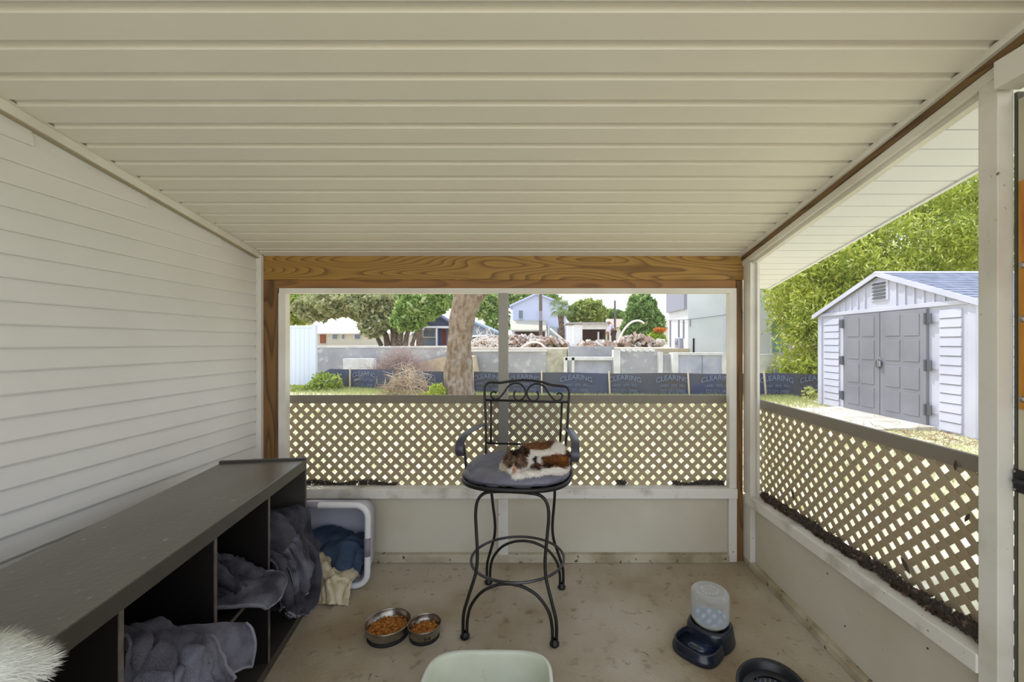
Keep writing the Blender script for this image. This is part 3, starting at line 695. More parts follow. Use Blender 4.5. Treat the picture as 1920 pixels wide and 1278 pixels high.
# ------------------------------------------------------------------ trees beyond
def tree(name, label, trunks, blobs, tints, size=0.14, group=None, seed=1, m=None):
    z0 = 1.27 if trunks[0][0][1] > 16.6 else GZ
    t = thing(name, label, 'tree', (trunks[0][0][0], trunks[0][0][1], z0), group=group)
    for k, path in enumerate(trunks):
        trunk('trunk', [p[:3] for p in path], [p[3] for p in path], M_bark2, t, seg=9, rough=.05, seed=seed + k)
    leafcloud('crown', blobs, size, M_leaf, t, seed, tints=tints); return t
def B(px, py, Y, rx, ry, n, dy=None):
    k = Y / F; return (P(px, py, Y), (rx * k, (dy if dy else max(rx, ry) * k * .8), ry * k), n)
def TR(Y, pts, r0, r1):
    n = len(pts); return [P(a, b, Y) + (r0 + (r1 - r0) * i / (n - 1),) for i, (a, b) in enumerate(pts)]
tree('leafy_tree', 'bright yellow-green leafy tree at the far left above the white fence', [TR(34, [(530, 648), (538, 600), (545, 560)], .3, .15)],
     [B(545, 572, 34, 46, 38, 4200), B(515, 540, 34, 50, 40, 1500)], ((120, 154, 60), (192, 204, 90), (224, 212, 90)), .24, seed=21)
tree('oak_tree', 'olive green spreading oak with several thin trunks in front of the white-roofed house',
     [TR(30, [(740, 648), (738, 620), (728, 590), (700, 560)], .28, .12), TR(30, [(748, 648), (752, 618), (764, 590), (780, 560)], .25, .1), TR(30, [(760, 648), (766, 620), (790, 590)], .2, .08),
      TR(30, [(727, 648), (720, 622), (690, 596), (650, 575)], .22, .08), TR(30, [(772, 648), (782, 622), (800, 600)], .16, .07), TR(30, [(715, 648), (704, 625), (694, 606)], .16, .07)],
     [B(640, 568, 30, 62, 26, 5200), B(590, 578, 30.5, 40, 26, 2600), B(700, 572, 30, 55, 34, 5000), B(750, 590, 30, 38, 30, 2600), B(700, 612, 29, 26, 20, 900)],
     ((128, 134, 86), (190, 194, 138), (222, 214, 176)), .17, seed=22)
tree('leafy_tree', 'deep green leafy tree between the olive oak and the thick trunk', [TR(26, [(788, 648), (786, 610), (780, 570)], .22, .1)],
     [B(790, 570, 26, 44, 32, 4200), B(766, 598, 26, 34, 22, 1600), B(826, 560, 26, 26, 22, 1200)], ((96, 132, 58), (172, 196, 108), (212, 222, 160)), .17, seed=23)
tree('leafy_tree', 'green leafy tree just right of the thick trunk and left of the mullion', [TR(55, [(926, 646), (928, 600), (924, 560)], .3, .15)],
     [B(912, 572, 55, 30, 26, 1800), B(932, 600, 55, 24, 26, 1400), B(965, 558, 55, 40, 20, 1500)], ((106, 140, 64), (178, 198, 116), (220, 228, 190)), .30, seed=24)
tree('leafy_tree', 'dark green tree top showing above the left roof slope of the lavender house', [TR(58, [(985, 646), (990, 600), (994, 560)], .3, .15)],
     [B(992, 558, 58, 60, 14, 1800)], ((80, 110, 52), (150, 172, 96)), .3, seed=25)
tree('bushy_tree', 'rounded bushy green tree behind the demolished garage', [TR(44, [(1100, 646), (1102, 610)], .3, .2), TR(44, [(1085, 646), (1082, 605)], .2, .1)],
     [B(1102, 584, 44, 34, 22, 3000), B(1085, 590, 44, 22, 22, 1400), B(1122, 590, 44, 18, 18, 1100)], ((110, 130, 62), (178, 190, 104), (210, 212, 130)), .24, seed=26)
tree('bushy_tree', 'small low bushy tree behind the worker and thin pole', [TR(68, [(1150, 645), (1150, 600)], .25, .15)],
     [B(1150, 592, 68, 24, 12, 1400), B(1172, 600, 68, 16, 10, 600)], ((80, 112, 62), (140, 164, 90)), .3, seed=27)
tree('dense_tree', 'dense dark green tree left of the white building, with low hanging crown', [TR(28, [(1200, 649), (1202, 620), (1204, 590)], .2, .12)],
     [B(1203, 582, 28, 28, 34, 3000), B(1192, 615, 28, 26, 26, 2200), B(1222, 606, 28, 24, 28, 1900), B(1208, 632, 27.6, 22, 14, 1000)], ((86, 122, 60), (158, 186, 108), (204, 216, 150)), .16, seed=28)
tree('flowering_bush', 'yellow-green bush with orange blossom beside the white building', [TR(25.6, [(1232, 650), (1232, 636)], .08, .05)],
     [B(1230, 636, 25.6, 18, 13, 1700)], ((96, 138, 36), (190, 204, 60)), .10, seed=29)
leafcloud('blossom', [B(1236, 619, 25.6, 12, 5, 350)], .08, M_leaf, bpy.data.objects['flowering_bush'], 30, tints=((214, 120, 40), (222, 160, 70)))
# palm
pt = thing('palm_tree', 'cabbage palm with a fan crown before the lavender house', 'palm', (PX(1053, 31), 31, 1.27))
trunk('trunk', [P(1055, 650, 31), P(1054, 625, 31), P(1052, 600, 31), P(1052, 588, 31)], [.22, .2, .2, .24], M_bark2, pt, 10, .05)
c0 = Vector(P(1052, 580, 31)); rs = random.Random(5)
for k in range(34):
    az = rs.uniform(0, 2 * math.pi); el = rs.uniform(-0.5, 1.3); d = Vector((math.cos(az) * math.cos(el), math.sin(az) * math.cos(el), math.sin(el))); L = rs.uniform(.75, 1.15)
    mb = MB(); side = d.cross(Vector((0, 0, 1))).normalized(); upv = side.cross(d)
    base = c0; tip = c0 + d * L * .55
    mb.tube([base, tip], [.02, .012], 3)
    for q in range(-5, 6):
        a = q * 0.26; e = (d * math.cos(a) + side * math.sin(a)).normalized(); end = tip + e * L * .55 + Vector((0, 0, -.12 - .05 * abs(q) * rs.random()))
        wv = e.cross(upv).normalized() * .028; mid = tip + e * L * .3
        mb.add([tip, mid + wv, end, mid - wv], [(0, 1, 2, 3)])
    me = mb.build('frond', mat('palm_green', (140, 156, 84), .6, var=(104, 128, 60), vscale=3), pt, fix=False)

# building-site rubble, white pipe hoops, brush
M_deb = mat('rubble_red', (174, 148, 130), .9, var=(206, 198, 186), vscale=2.0, vrange=(.45, .55), var2=(128, 98, 82), v2scale=3)
def rubble(px0, px1, Y, h, n, seed, name='rubble_pile', label=''):
    rs = random.Random(seed); mb = MB()
    for i in range(n):
        u = rs.random(); x = PX(px0 + (px1 - px0) * u, Y); hh = h * math.sin(math.pi * (0.08 + .84 * u)) ** .6
        z = 1.27 + rs.random() * hh; s = rs.uniform(.04, .22); y = Y + rs.uniform(-.9, .9)
        M = Matrix.Translation((x, y, z)) @ Matrix.Rotation(rs.uniform(0, 3), 4, Vector((rs.random(), rs.random(), rs.random() + .1)))
        mb.box(-s, s, -s * .6, s * .6, -s * .3, s * .3, M)
    o = mb.build(name, M_deb, None, kind='stuff', fix=False); return tag(o, label, 'rubble')
rubble(890, 1062, 22, .55, 420, 3, label='long heap of reddish demolition rubble on top of the block wall')
rubble(1090, 1145, 20, .25, 120, 4, label='small rubble scatter in front of the demolished garage')
rubble(1155, 1235, 23, .6, 260, 5, label='rubble heap under the dense tree right of the worker')
M_pipe = mat('white_pipe', (232, 226, 216), .5)
for lab, pts, Y, r in (('white plastic pipe arching over the rubble right of the worker', [(1158, 642), (1170, 618), (1184, 604), (1198, 601), (1208, 606)], 22, .05),
                       ('pale bent strip arching over the rubble left of the lavender house garage', [(972, 656), (985, 646), (1000, 641), (1014, 644), (1022, 652)], 18.5, .04),
                       ('straight white pipe leaning down beside the demolished garage', [(1031, 616), (1045, 628), (1062, 642)], 22, .06)):
    o = MB().tube(smoothpath([P(a, b, Y) for a, b in pts], 6), r, 8).build('pipe', M_pipe, smooth=True); tag(o, lab, 'pipe')
o = twigs('branch_pile', 70, (PX(912, 19), 19, 1.25), (1.0, .5, .75), 1.0, .02, mat('bleached', (222, 212, 200), .8), None, 8, .3, .3); tag(o, 'tangle of bleached white branches on the wall right of the oak trunk', 'branches')
o = twigs('brush_pile', 330, (PX(765, 11.9), 11.9, GZ), (.75, .45, .85), .75, .0085, mat('dead_vine', (206, 186, 158), .9, var=(150, 128, 102), vscale=2), None, 9, .3, .4); tag(o, 'heap of dead tangled vines and sticks against the banner fence, left of the trunk', 'brush')
o = twigs('brush_pile', 900, (PX(752, 14.3), 14.3, .3), (1.2, .3, .92), .9, .006, mat('dead_reddish', (176, 152, 142), .9), None, 10, .9, .2); tag(o, 'dead reddish brush leaning on the block wall behind the banner fence', 'brush')
o = twigs('twig_litter', 260, (PX(815, 11.3), 11.2, GZ), (.6, .5, .18), .3, .006, MATS['dead_vine'], None, 12, .3, .3, conc=False); tag(o, 'low litter of dry twigs at the foot of the thick trunk', 'twigs')
M_sand = mat('sand', (214, 196, 168), .95, var=(190, 168, 138), vscale=4)
sx = [(-3.9, .35), (-3.4, .52), (-2.6, .86), (-1.9, 1.05), (-1.4, 1.02), (-1.0, .55), (-1.0, GZ), (-4.1, GZ)]
o = MB().prism([(PX(x_, 1) if False else x_, z_) for x_, z_ in [(PX(735, 15), .58), (PX(760, 15), .70), (PX(790, 15), .84), (PX(820, 15), .97), (PX(850, 15), 1.04), (PX(885, 15), 1.02), (PX(895, 15), GZ), (PX(715, 15), GZ)]], 1, 15.1, 16.1).build('sand_mound', M_sand); tag(o, 'sloping mound of pale sand behind the banner fence, left of the trunk', 'sand')
o = leafcloud('weed_patch', [((PX(612, 13.7), 13.7, .22), (.55, .35, .35), 500), ((PX(600, 14), 14, .05), (.5, .3, .2), 250)], .06, M_leaf, None, 41, tints=((96, 124, 44), (196, 206, 96))); tag(o, 'clump of green weeds at the left end of the banner fence', 'weeds')
o = leafcloud('weed_patch', [((PX(560, 13.6), 13.6, .02), (.6, .3, .16), 350)], .05, M_leaf, None, 42, tints=((96, 124, 44), (196, 206, 96))); tag(o, 'low green weeds at the foot of the white vinyl fence', 'weeds')
o = leafcloud('weed_patch', [((PX(820, 11.0), 11.0, .22), (.24, .2, .26), 330), ((PX(800, 11.2), 11.2, .08), (.3, .2, .12), 160)], .05, M_leaf, None, 43, tints=((110, 140, 40), (206, 214, 90))); tag(o, 'bright green weeds growing beside the thick trunk', 'weeds')
o = leafcloud('weed_patch', [((PX(1517, 11.6), 11.6, .12), (.22, .15, .2), 120)], .05, M_leaf, None, 44, tints=((150, 160, 70), (226, 226, 150))); tag(o, 'small pale weed by the banner fence left of the shed', 'weeds')

# ------------------------------------------------------------------ worker (bending)
def skin_figure(name, verts, edges, m, parent=None, root=0, sub=2):
    me = bpy.data.meshes.new(name); me.from_pydata([v[0] for v in verts], edges, []); me.materials.append(m)
    o = bpy.data.objects.new(name, me); COL.objects.link(o); setparent(o, parent)
    o.modifiers.new('skin', 'SKIN')
    for i, v in enumerate(me.skin_vertices[0].data): v.radius = (verts[i][1], verts[i][1]); v.use_root = (i == root)
    s = o.modifiers.new('subsurf', 'SUBSURF'); s.levels = sub; s.render_levels = sub
    dg = bpy.context.evaluated_depsgraph_get(); m2 = bpy.data.meshes.new_from_object(o.evaluated_get(dg)); o.modifiers.clear(); o.data = m2
    for p in m2.polygons: p.use_smooth = True
    return o
M_skin = mat('skin', (150, 104, 78), .6)
wk = thing('person', 'worker in a pale long-sleeved shirt, dark trousers and white cap, bending forward on the rubble', 'person', (PX(1149, 25), 25, 1.27))
bx, by, bz = PX(1149, 25), 25.0, 1.27
def W(x, y, z): return (bx + x, by + y, bz + z)
V_ = [(W(0.0, 0, .86), .15), (W(-.04, 0, 1.05), .15), (W(-.12, 0, 1.25), .17), (W(-.20, 0, 1.36), .09), (W(-.27, 0, 1.42), .10), (W(-.33, 0, 1.45), .08),
      (W(.03, -.11, .80), .11), (W(-.04, -.14, .46), .075), (W(.03, -.15, .08), .055), (W(-.10, -.15, .04), .045),
      (W(.05, .11, .80), .11), (W(.10, .14, .46), .075), (W(.18, .15, .08), .055), (W(.05, .15, .04), .045),
      (W(-.15, -.21, 1.24), .07), (W(-.20, -.25, .98), .055), (W(-.30, -.18, .78), .045), (W(-.33, -.17, .70), .035),
      (W(-.15, .21, 1.24), .07), (W(-.22, .25, .98), .055), (W(-.34, .18, .80), .045), (W(-.37, .16, .72), .035)]
E_ = [(0, 1), (1, 2), (2, 3), (3, 4), (4, 5), (0, 6), (6, 7), (7, 8), (8, 9), (0, 10), (10, 11), (11, 12), (12, 13), (2, 14), (14, 15), (15, 16), (16, 17), (2, 18), (18, 19), (19, 20), (20, 21)]
skin_figure('body', V_, E_, M_skin, wk)
Vs = [(W(-.01, 0, .88), .165), (W(-.04, 0, 1.05), .165), (W(-.12, 0, 1.24), .185), (W(-.15, -.21, 1.24), .085), (W(-.20, -.25, .98), .07), (W(-.28, -.19, .83), .06), (W(-.15, .21, 1.24), .085), (W(-.22, .25, .98), .07), (W(-.32, .19, .84), .06)]
skin_figure('shirt', Vs, [(0, 1), (1, 2), (2, 3), (3, 4), (4, 5), (2, 6), (6, 7), (7, 8)], mat('shirt_pale', (206, 206, 218), .8), wk)
Vt = [(W(0, 0, .86), .165), (W(.03, -.11, .80), .125), (W(-.04, -.14, .46), .09), (W(.03, -.15, .10), .075), (W(.05, .11, .80), .125), (W(.10, .14, .46), .09), (W(.18, .15, .10), .075)]
skin_figure('trousers', Vt, [(0, 1), (1, 2), (2, 3), (0, 4), (4, 5), (5, 6)], mat('trousers_dark', (62, 48, 52), .8), wk)
MB().ball(W(-.28, 0, 1.485), .125, .12, .10, 14, 8).build('cap', M_trimw, wk, smooth=True)
for s in (-.15, .15): MB().ball(W(-.03 if s < 0 else .12, s, .05), .14, .06, .05, 10, 6).build('boot', M_dark, wk, smooth=True)

# ------------------------------------------------------------------ shed
M_shed = mat('shed_white', (196, 196, 208), 0.5, var=(184, 184, 196), vscale=1.2)
M_sdoor = mat('shed_door', (130, 130, 136), 0.55, var=(120, 120, 126), vscale=2)
M_shing = mat('shed_shingle', (142, 146, 162), 0.8, var=(118, 122, 138), vscale=6)
M_hinge = mat('hinge_dark', (84, 84, 90), .5)
XS = 6.85; YF, YNr, YM = 10.67, 6.81, 8.74; ZE, ZR_ = 2.165, 2.885; XB = 9.6
shed = thing('garden_shed', 'white resin garden shed with grey double doors and a grey shingled gable roof', 'shed', (8.2, YM, GZ))
MB().box(XS + .03, XB, YNr + .03, YF - .03, GZ, ZE).build('body', M_shed, shed)
MB().prism([(YNr, ZE), (YF, ZE), (YM, ZR_ - .03)], 0, XS + .02, XB).build('gable_wall', M_shed, shed)
for y in (YNr, YF - .14): MB().box(XS, XS + .1, y, y + .14, GZ, ZE).build('corner_post', M_shed, shed, bevel=.01)
MB().box(XS - .02, XS + .05, YNr + .1, YF - .1, 2.12, 2.20).build('header_trim', M_shed, shed, bevel=.008)
for (ya, yb) in ((YNr + .14, 7.52), (9.87, YF - .14)):
    z = GZ + .03; ph = 0.158
    while z + ph < 2.13:
        MB().prism([(XS + .03, z), (XS - .004, z + .012), (XS + .012, z + ph - .004), (XS + .03, z + ph)], 1, ya + (.10 if ya < 8 else .06), yb - .08).build('siding_plank', M_shed, shed)
        z += ph
# side facing the porch
z = GZ + .03
while z + .158 < 2.13:
    MB().prism([(YNr + .03, z), (YNr - .004, z + .012), (YNr + .012, z + .154), (YNr + .03, z + .158)], 0, XS + .2, XB - .2).build('siding_plank', M_shed, shed); z += .158
# gable battens
for k in range(-9, 10):
    y = YM + k * 0.20
    if abs(k) < 2: continue
    zt2 = ZE + (ZR_ - ZE) * (1 - abs(y - YM) / (YF - YM)) - .10
    if zt2 > 2.26: MB().box(XS - .006, XS + .03, y - .018, y + .018, 2.2, zt2).build('batten', M_shed, shed)
MB().box(XS - .004, XS + .03, YM - .22, YM + .22, 2.34, 2.74).build('vent_frame', M_shed, shed, bevel=.006)
for k in range(5): MB().prism([(XS - .03, 2.38 + k * .07), (XS + .0, 2.42 + k * .07), (XS + .0, 2.43 + k * .07), (XS - .035, 2.39 + k * .07)], 1, YM - .16, YM + .16).build('vent_louvre', M_hinge, shed)
# doors
for (ya, yb, hs) in ((7.655, 8.685, 1), (8.70, 9.735, -1)):
    d = MB().box(XS - .03, XS + .03, ya, yb, 0.05, 2.10).build('door', M_sdoor, shed, bevel=.006)
    for c in range(2):
        for r_ in range(4):
            pa = ya + .13 + c * .42; z = .17 + r_ * .475 + (.03 if r_ > 1 else 0)
            MB().box(XS - .040, XS - .028, pa, pa + .34, z, z + .40).build('door_panel', M_sdoor, d, bevel=.006)
            for (a0, a1, b0, b1) in ((pa - .012, pa + .352, z - .012, z), (pa - .012, pa + .352, z + .40, z + .412), (pa - .012, pa, z, z + .4), (pa + .34, pa + .352, z, z + .4)):
                pass
    yh = ya if hs > 0 else yb
    for zz in (.32, 1.10, 1.92):
        h_ = MB().box(XS - .045, XS - .028, yh - .02 - (.1 if hs > 0 else 0), yh + .02 + (0 if hs > 0 else .1), zz - .09, zz + .09).build('hinge', M_hinge, d, bevel=.005)
        MB().tube([(XS - .05, yh, zz - .1), (XS - .05, yh, zz + .1)], .022, 8).build('hinge_pin', M_hinge, h_)
hd = MB().lathe([(.03, 0), (.085, 0), (.085, .03), (.03, .03)], (0, 0, 0), 18, M=Matrix.Translation((XS - .03, 8.70, 1.08)) @ Matrix.Rotation(-math.pi / 2, 4, 'Y')).build('handle_ring', M_hinge, shed)
MB().box(XS - .09, XS - .04, 8.62, 8.70, 1.02, 1.13).build('padlock', M_metal, shed, bevel=.01)
MB().tube(smoothpath([(XS - .065, 8.64, 1.12), (XS - .065, 8.64, 1.19), (XS - .065, 8.69, 1.19), (XS - .065, 8.69, 1.12)], 4), .008, 6).build('shackle', M_metal, shed)
# roof: courses of shingles as stepped strips, each slope
def rpt(y): return ZE + (ZR_ - ZE) * (1 - abs(y - YM) / (YF - YM))
for sgn, yo in ((-1, YNr - .10), (1, YF + .10)):
    nC = 13
    for k in range(nC):
        ya = yo + (YM - yo) * k / nC; yb = yo + (YM - yo) * (k + 1) / nC
        MB().prism([(ya, rpt(ya)), (yb, rpt(yb)), (yb, rpt(yb) + .03), (ya, rpt(ya) + .045)], 0, XS - .06, XB + .06).build('shingle_course', M_shing, shed)
    MB().prism([(yo, rpt(yo) - .05), (YM, ZR_ - .05), (YM, ZR_ + .045), (yo, rpt(yo) + .045)], 0, XS - .085, XS - .055).build('barge_board', M_shed, shed)
MB().prism([(YM - .12, rpt(YM - .12) + .03), (YM, ZR_ + .05), (YM + .12, rpt(YM + .12) + .03), (YM, ZR_ + .01)], 0, XS - .09, XB + .09).build('ridge_cap', M_shed, shed)
o = MB().prism([(5.7, GZ), (6.85, GZ), (6.85, .05), (6.1, .02), (5.7, GZ + .01)], 1, 7.5, 9.9).build('concrete_apron', mat('apron', (214, 208, 196), .8, var=(184, 174, 156), vscale=3)); tag(o, 'pale concrete apron in front of the shed doors', 'paving')
o = twigs('leaf_litter', 300, (6.4, 7.3, GZ), (.5, 1.0, .04), .12, .006, mat('straw', (150, 126, 90), .9), None, 14, .0, .3, conc=False); tag(o, 'dry leaf litter along the base of the shed', 'litter')

# ------------------------------------------------------------------ bamboo and trees on the right
bam = thing('bamboo_clump', 'tall bright yellow-green bamboo thicket behind the shed', 'bamboo', (9.5, 14, GZ))
mb = MB(); rs = random.Random(17)
for i in range(46):
    x = rs.uniform(8.4, 15.5); y = rs.uniform(12.8, 15.5); L = rs.uniform(3.8, 7.2) * (0.62 + .38 * min(1, (x - 7.8) / 4)); lx = rs.uniform(-.8, .5); ly = rs.uniform(-1.0, .3)
    mb.tube(smoothpath([(x, y, GZ), (x + lx * .15, y + ly * .15, L * .45), (x + lx * .5, y + ly * .5, L * .8), (x + lx, y + ly, L)], 3), [.02] * 6 + [.015, .012, .009, .006], 5)
mb.build('canes', mat('cane', (136, 140, 64), .5), bam, kind='stuff', fix=False)
bl = []
for i in range(330):
    x = rs.uniform(7.9, 16.5); top = 3.6 + 3.6 * min(1, max(0, (x - 7.6) / 5.5)) ** .8; z = rs.uniform(.3, 1) ** .8 * top; y = rs.uniform(12.3, 15.5)
    bl.append(((x, y, z), (rs.uniform(.45, .9), rs.uniform(.45, .8), rs.uniform(.35, .8)), 190))
for i in range(80):
    x = rs.uniform(7.75, 10.2); bl.append(((x, rs.uniform(12.6, 14.2), rs.uniform(.45, 3.4)), (rs.uniform(.35, .6), rs.uniform(.4, .7), rs.uniform(.35, .6)), 230))
leafcloud('leaves', bl, .085, M_leaf, bam, 51, aspect=.27, shell=.3, droop=.5, tints=((112, 132, 40), (206, 212, 92), (228, 230, 150)))
tree('leafy_tree', 'grey-green leafy tree top above the bamboo at the right post', [[(17.5, 18, 1.27, .2), (17.4, 18, 4.5, .15), (17.2, 18, 6.8, .08), (16.8, 17.6, 8.2, .04)]],
     [((17.0, 18, 6.8), (1.8, 1.5, 1.2), 1800), ((17.8, 18, 5.2), (1.6, 1.4, 1.6), 1500)], ((110, 136, 90), (176, 192, 140), (214, 220, 190)), .11, seed=52)
# ------------------------------------------------------------------ cube storage unit
M_lam = mat('laminate_top', (106, 101, 93), 0.28, var=(90, 85, 78), vscale=3, vstretch=(1, .35, 1), var2=(150, 146, 138), v2scale=34, v2range=(0.66, 0.74), bump=0.12, bscale=50, spec=0.5)  # base colour lightened to include light reflected off the top
M_lamf = mat('laminate_edge', (66, 62, 57), 0.4, var=(56, 52, 48), vscale=8)
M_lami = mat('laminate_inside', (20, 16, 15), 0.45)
M_lame = mat('laminate_divider_edge', (96, 90, 83), 0.5, var=(70, 65, 60), vscale=14)
UA = math.atan2(0.1532, 0.9882)
UX, UY = -1.295, 2.40
SH = 0.855; DEP = 0.415
def U(a, b, z): return (UX + 0.1532 * a + 0.9882 * b, UY - 0.9882 * a + 0.1532 * b, z)
UM = Matrix(((0.1532, 0.9882, 0, UX), (-0.9882, 0.1532, 0, UY), (0, 0, 1, 0), (0, 0, 0, 1)))
unit = thing('storage_unit', 'long dark laminate cube storage unit along the siding wall, towels in its cubbies', 'shelf', U(1.05, -.2, 0))
LEN = 2.12
MB().box(0.018, LEN, -DEP, 0.008, SH - 0.055, SH, UM).build('top_panel', M_lam, unit, bevel=0.003)
MB().box(0.018, LEN, 0.008, 0.0115, SH - 0.054, SH - .001, UM).build('edge_band', M_lamf, unit, bevel=.001)
MB().box(-0.004, 0.018, -DEP - .004, 0.012, 0, SH + 0.012, UM).build('end_panel', M_lamf, unit, bevel=0.002)
MB().box(LEN, LEN + .03, -DEP, 0.010, 0, SH, UM).build('end_panel', M_lamf, unit, bevel=0.002)
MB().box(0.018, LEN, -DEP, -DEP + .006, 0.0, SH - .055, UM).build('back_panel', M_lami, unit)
MB().box(0.018, LEN, -DEP + .006, 0.004, 0.0, 0.045, UM).build('bottom_panel', M_lamf, unit, bevel=.002)
dv = [0.425, 0.845, 1.272, 1.70]
for a in dv:
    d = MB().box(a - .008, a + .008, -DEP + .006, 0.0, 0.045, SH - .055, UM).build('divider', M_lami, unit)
    MB().box(a - .008, a + .008, 0.0, 0.003, 0.045, SH - .055, UM).build('edge_band', M_lame, d)
ed = [0.018] + dv + [LEN]
for a0, a1 in zip(ed, ed[1:]):
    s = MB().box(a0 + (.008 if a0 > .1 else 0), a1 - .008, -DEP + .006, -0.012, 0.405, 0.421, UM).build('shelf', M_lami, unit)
    MB().box(a0 + (.008 if a0 > .1 else 0), a1 - .008, -.012, -.009, 0.405, 0.421, UM).build('edge_band', M_lame, s)

# ------------------------------------------------------------------ cloth
def cloth(name, grid, m, parent=None, nu=40, nv=40, amp=0.012, fs=9.0, seed=0, thick=0.007, conv=None, stretch=(1, 1, 1), floor_z=None, label=None, folds=None, hem=None):
    """grid: rows of control points -> smooth sheet with folds"""
    rows = [smoothpath(r, max(2, nu // (len(r) - 1))) for r in grid]
    n = len(rows[0]); cols = [smoothpath([rows[i][j] for i in range(len(rows))], max(2, nv // (len(rows) - 1))) for j in range(n)]
    h = len(cols[0]); pts = [[cols[j][i] for j in range(n)] for i in range(h)]
    mb = MB(); V = []
    for i in range(h):
        for j in range(n):
            p = pts[i][j]; du = pts[i][min(j + 1, n - 1)] - pts[i][max(j - 1, 0)]; dw = pts[min(i + 1, h - 1)][j] - pts[max(i - 1, 0)][j]
            nn = du.cross(dw); nn = nn.normalized() if nn.length > 1e-9 else Vector((0, 0, 1))
            q = Vector((p.x * stretch[0], p.y * stretch[1], p.z * stretch[2])) * fs + Vector((seed * 3.1, seed * 1.7, 0))
            d = noise.noise(q) * 1.0 + (1 - abs(noise.noise(q * 0.7 + Vector((5, 1, 2))) * 2)) * 0.7 + 0.25 * noise.noise(q * 3.1)
            if folds:
                fu, fa = folds; u_ = j / (n - 1); v_ = i / (h - 1)
                w1 = noise.noise(Vector((u_ * fu + .35 * math.sin(v_ * 3 + seed), v_ * 1.3, seed * 2.7))); w2 = noise.noise(Vector((u_ * fu * .55 + v_ * 2.2, v_ * 2.0, seed * 5.1)))
                p = p + nn * fa * ((1 - min(1, abs(w1) * 3.0)) ** 1.5 * 1.0 - .6 * (1 - min(1, abs(w2) * 3.2)) ** 2)
            p = p + nn * d * amp
            if conv: p = Vector(conv(p.x, p.y, p.z))
            if floor_z is not None: p.z = max(p.z, floor_z + 0.004)
            V.append(tuple(p))
    F_ = [(i * n + j, i * n + j + 1, (i + 1) * n + j + 1, (i + 1) * n + j) for i in range(h - 1) for j in range(n - 1)]
    mb.v = V; mb.f = F_
    o = mb.build(name, m, parent, smooth=True, solid=thick, label=label)
    if hem:
        r, sides = hem; idx = []
        if 'L' in sides: idx += [i * n for i in range(h)]
        if 'B' in sides: idx += [(h - 1) * n + j for j in range(n)]
        if 'R' in sides: idx += [i * n + n - 1 for i in range(h - 1, -1, -1)]
        if 'T' in sides: idx = [j for j in range(n)] + [i * n + n - 1 for i in range(h)] if 'R' in sides and 'B' not in sides else idx
        MB().tube([V[i] for i in idx[::2]], r, 6).build('hem', M_hem, o, smooth=True)
    return o
M_towel = mat('towel_grey', (124, 123, 136), 0.95, var=(76, 74, 84), vscale=9, vrange=(.4, .65), bump=1.0, bscale=260, spec=.1)  # light and dark tones imitate highlights and shade on the folds
M_towel2 = mat('towel_dark', (96, 94, 103), 0.95, var=(60, 58, 66), vscale=9, vrange=(.4, .65), bump=1.0, bscale=260, spec=.1)
M_hem = mat('towel_hem', (146, 145, 156), 0.95, bump=1.0, bscale=300)
def hemline(pts, parent, r=.006, conv=U):
    return MB().tube([conv(*p) for p in smoothpath(pts, 6)], r, 6).build('hem', M_hem, parent, smooth=True)

# towel in the far cubby, hanging out of the upper half
g = [[(.40, -.30, .46), (.30, -.30, .52), (.20, -.30, .52), (.10, -.30, .50), (.03, -.28, .46)],
     [(.41, -.12, .52), (.30, -.12, .60), (.20, -.12, .62), (.10, -.12, .61), (.03, -.10, .58)],
     [(.42, .01, .50), (.31, .025, .57), (.21, .02, .60), (.11, .03, .60), (.02, .03, .585)],
     [(.42, .04, .40), (.31, .07, .46), (.22, .05, .48), (.12, .075, .50), (.02, .05, .47)],
     [(.41, .03, .30), (.32, .09, .33), (.23, .04, .30), (.13, .09, .34), (.015, .08, .31)],
     [(.38, .02, .26), (.30, .08, .22), (.22, .03, .20), (.13, .08, .18), (.02, .09, .15)],
     [(.36, .02, .24), (.29, .06, .17), (.22, .02, .12), (.13, .07, .075), (.05, .05, .055)]]
tw = cloth('towel', g, M_towel2, nu=110, nv=90, amp=.012, fs=11, seed=1, conv=U, stretch=(1.6, 1, .5), folds=(6.5, .05), hem=(.0065, 'BR'))
tag(tw, 'dark grey towel hanging out of the farthest cubby, next to the white basket', 'towel', group='towels in the storage unit')
g2 = [[(.36, .02, .50), (.33, .06, .54), (.28, .06, .55), (.24, .04, .53)], [(.36, .07, .42), (.33, .11, .46), (.28, .11, .46), (.24, .08, .44)],
      [(.35, .08, .34), (.31, .13, .36), (.26, .12, .36), (.22, .08, .34)], [(.31, .07, .27), (.27, .11, .25), (.235, .10, .25), (.20, .07, .24)]]
tw = cloth('towel', g2, M_towel, nu=60, nv=60, amp=.012, fs=16, seed=4, conv=U, folds=(5, .03), hem=(.006, 'LBR'))
tag(tw, 'lighter grey towel bunched at the left front of the farthest cubby', 'towel', group='towels in the storage unit')
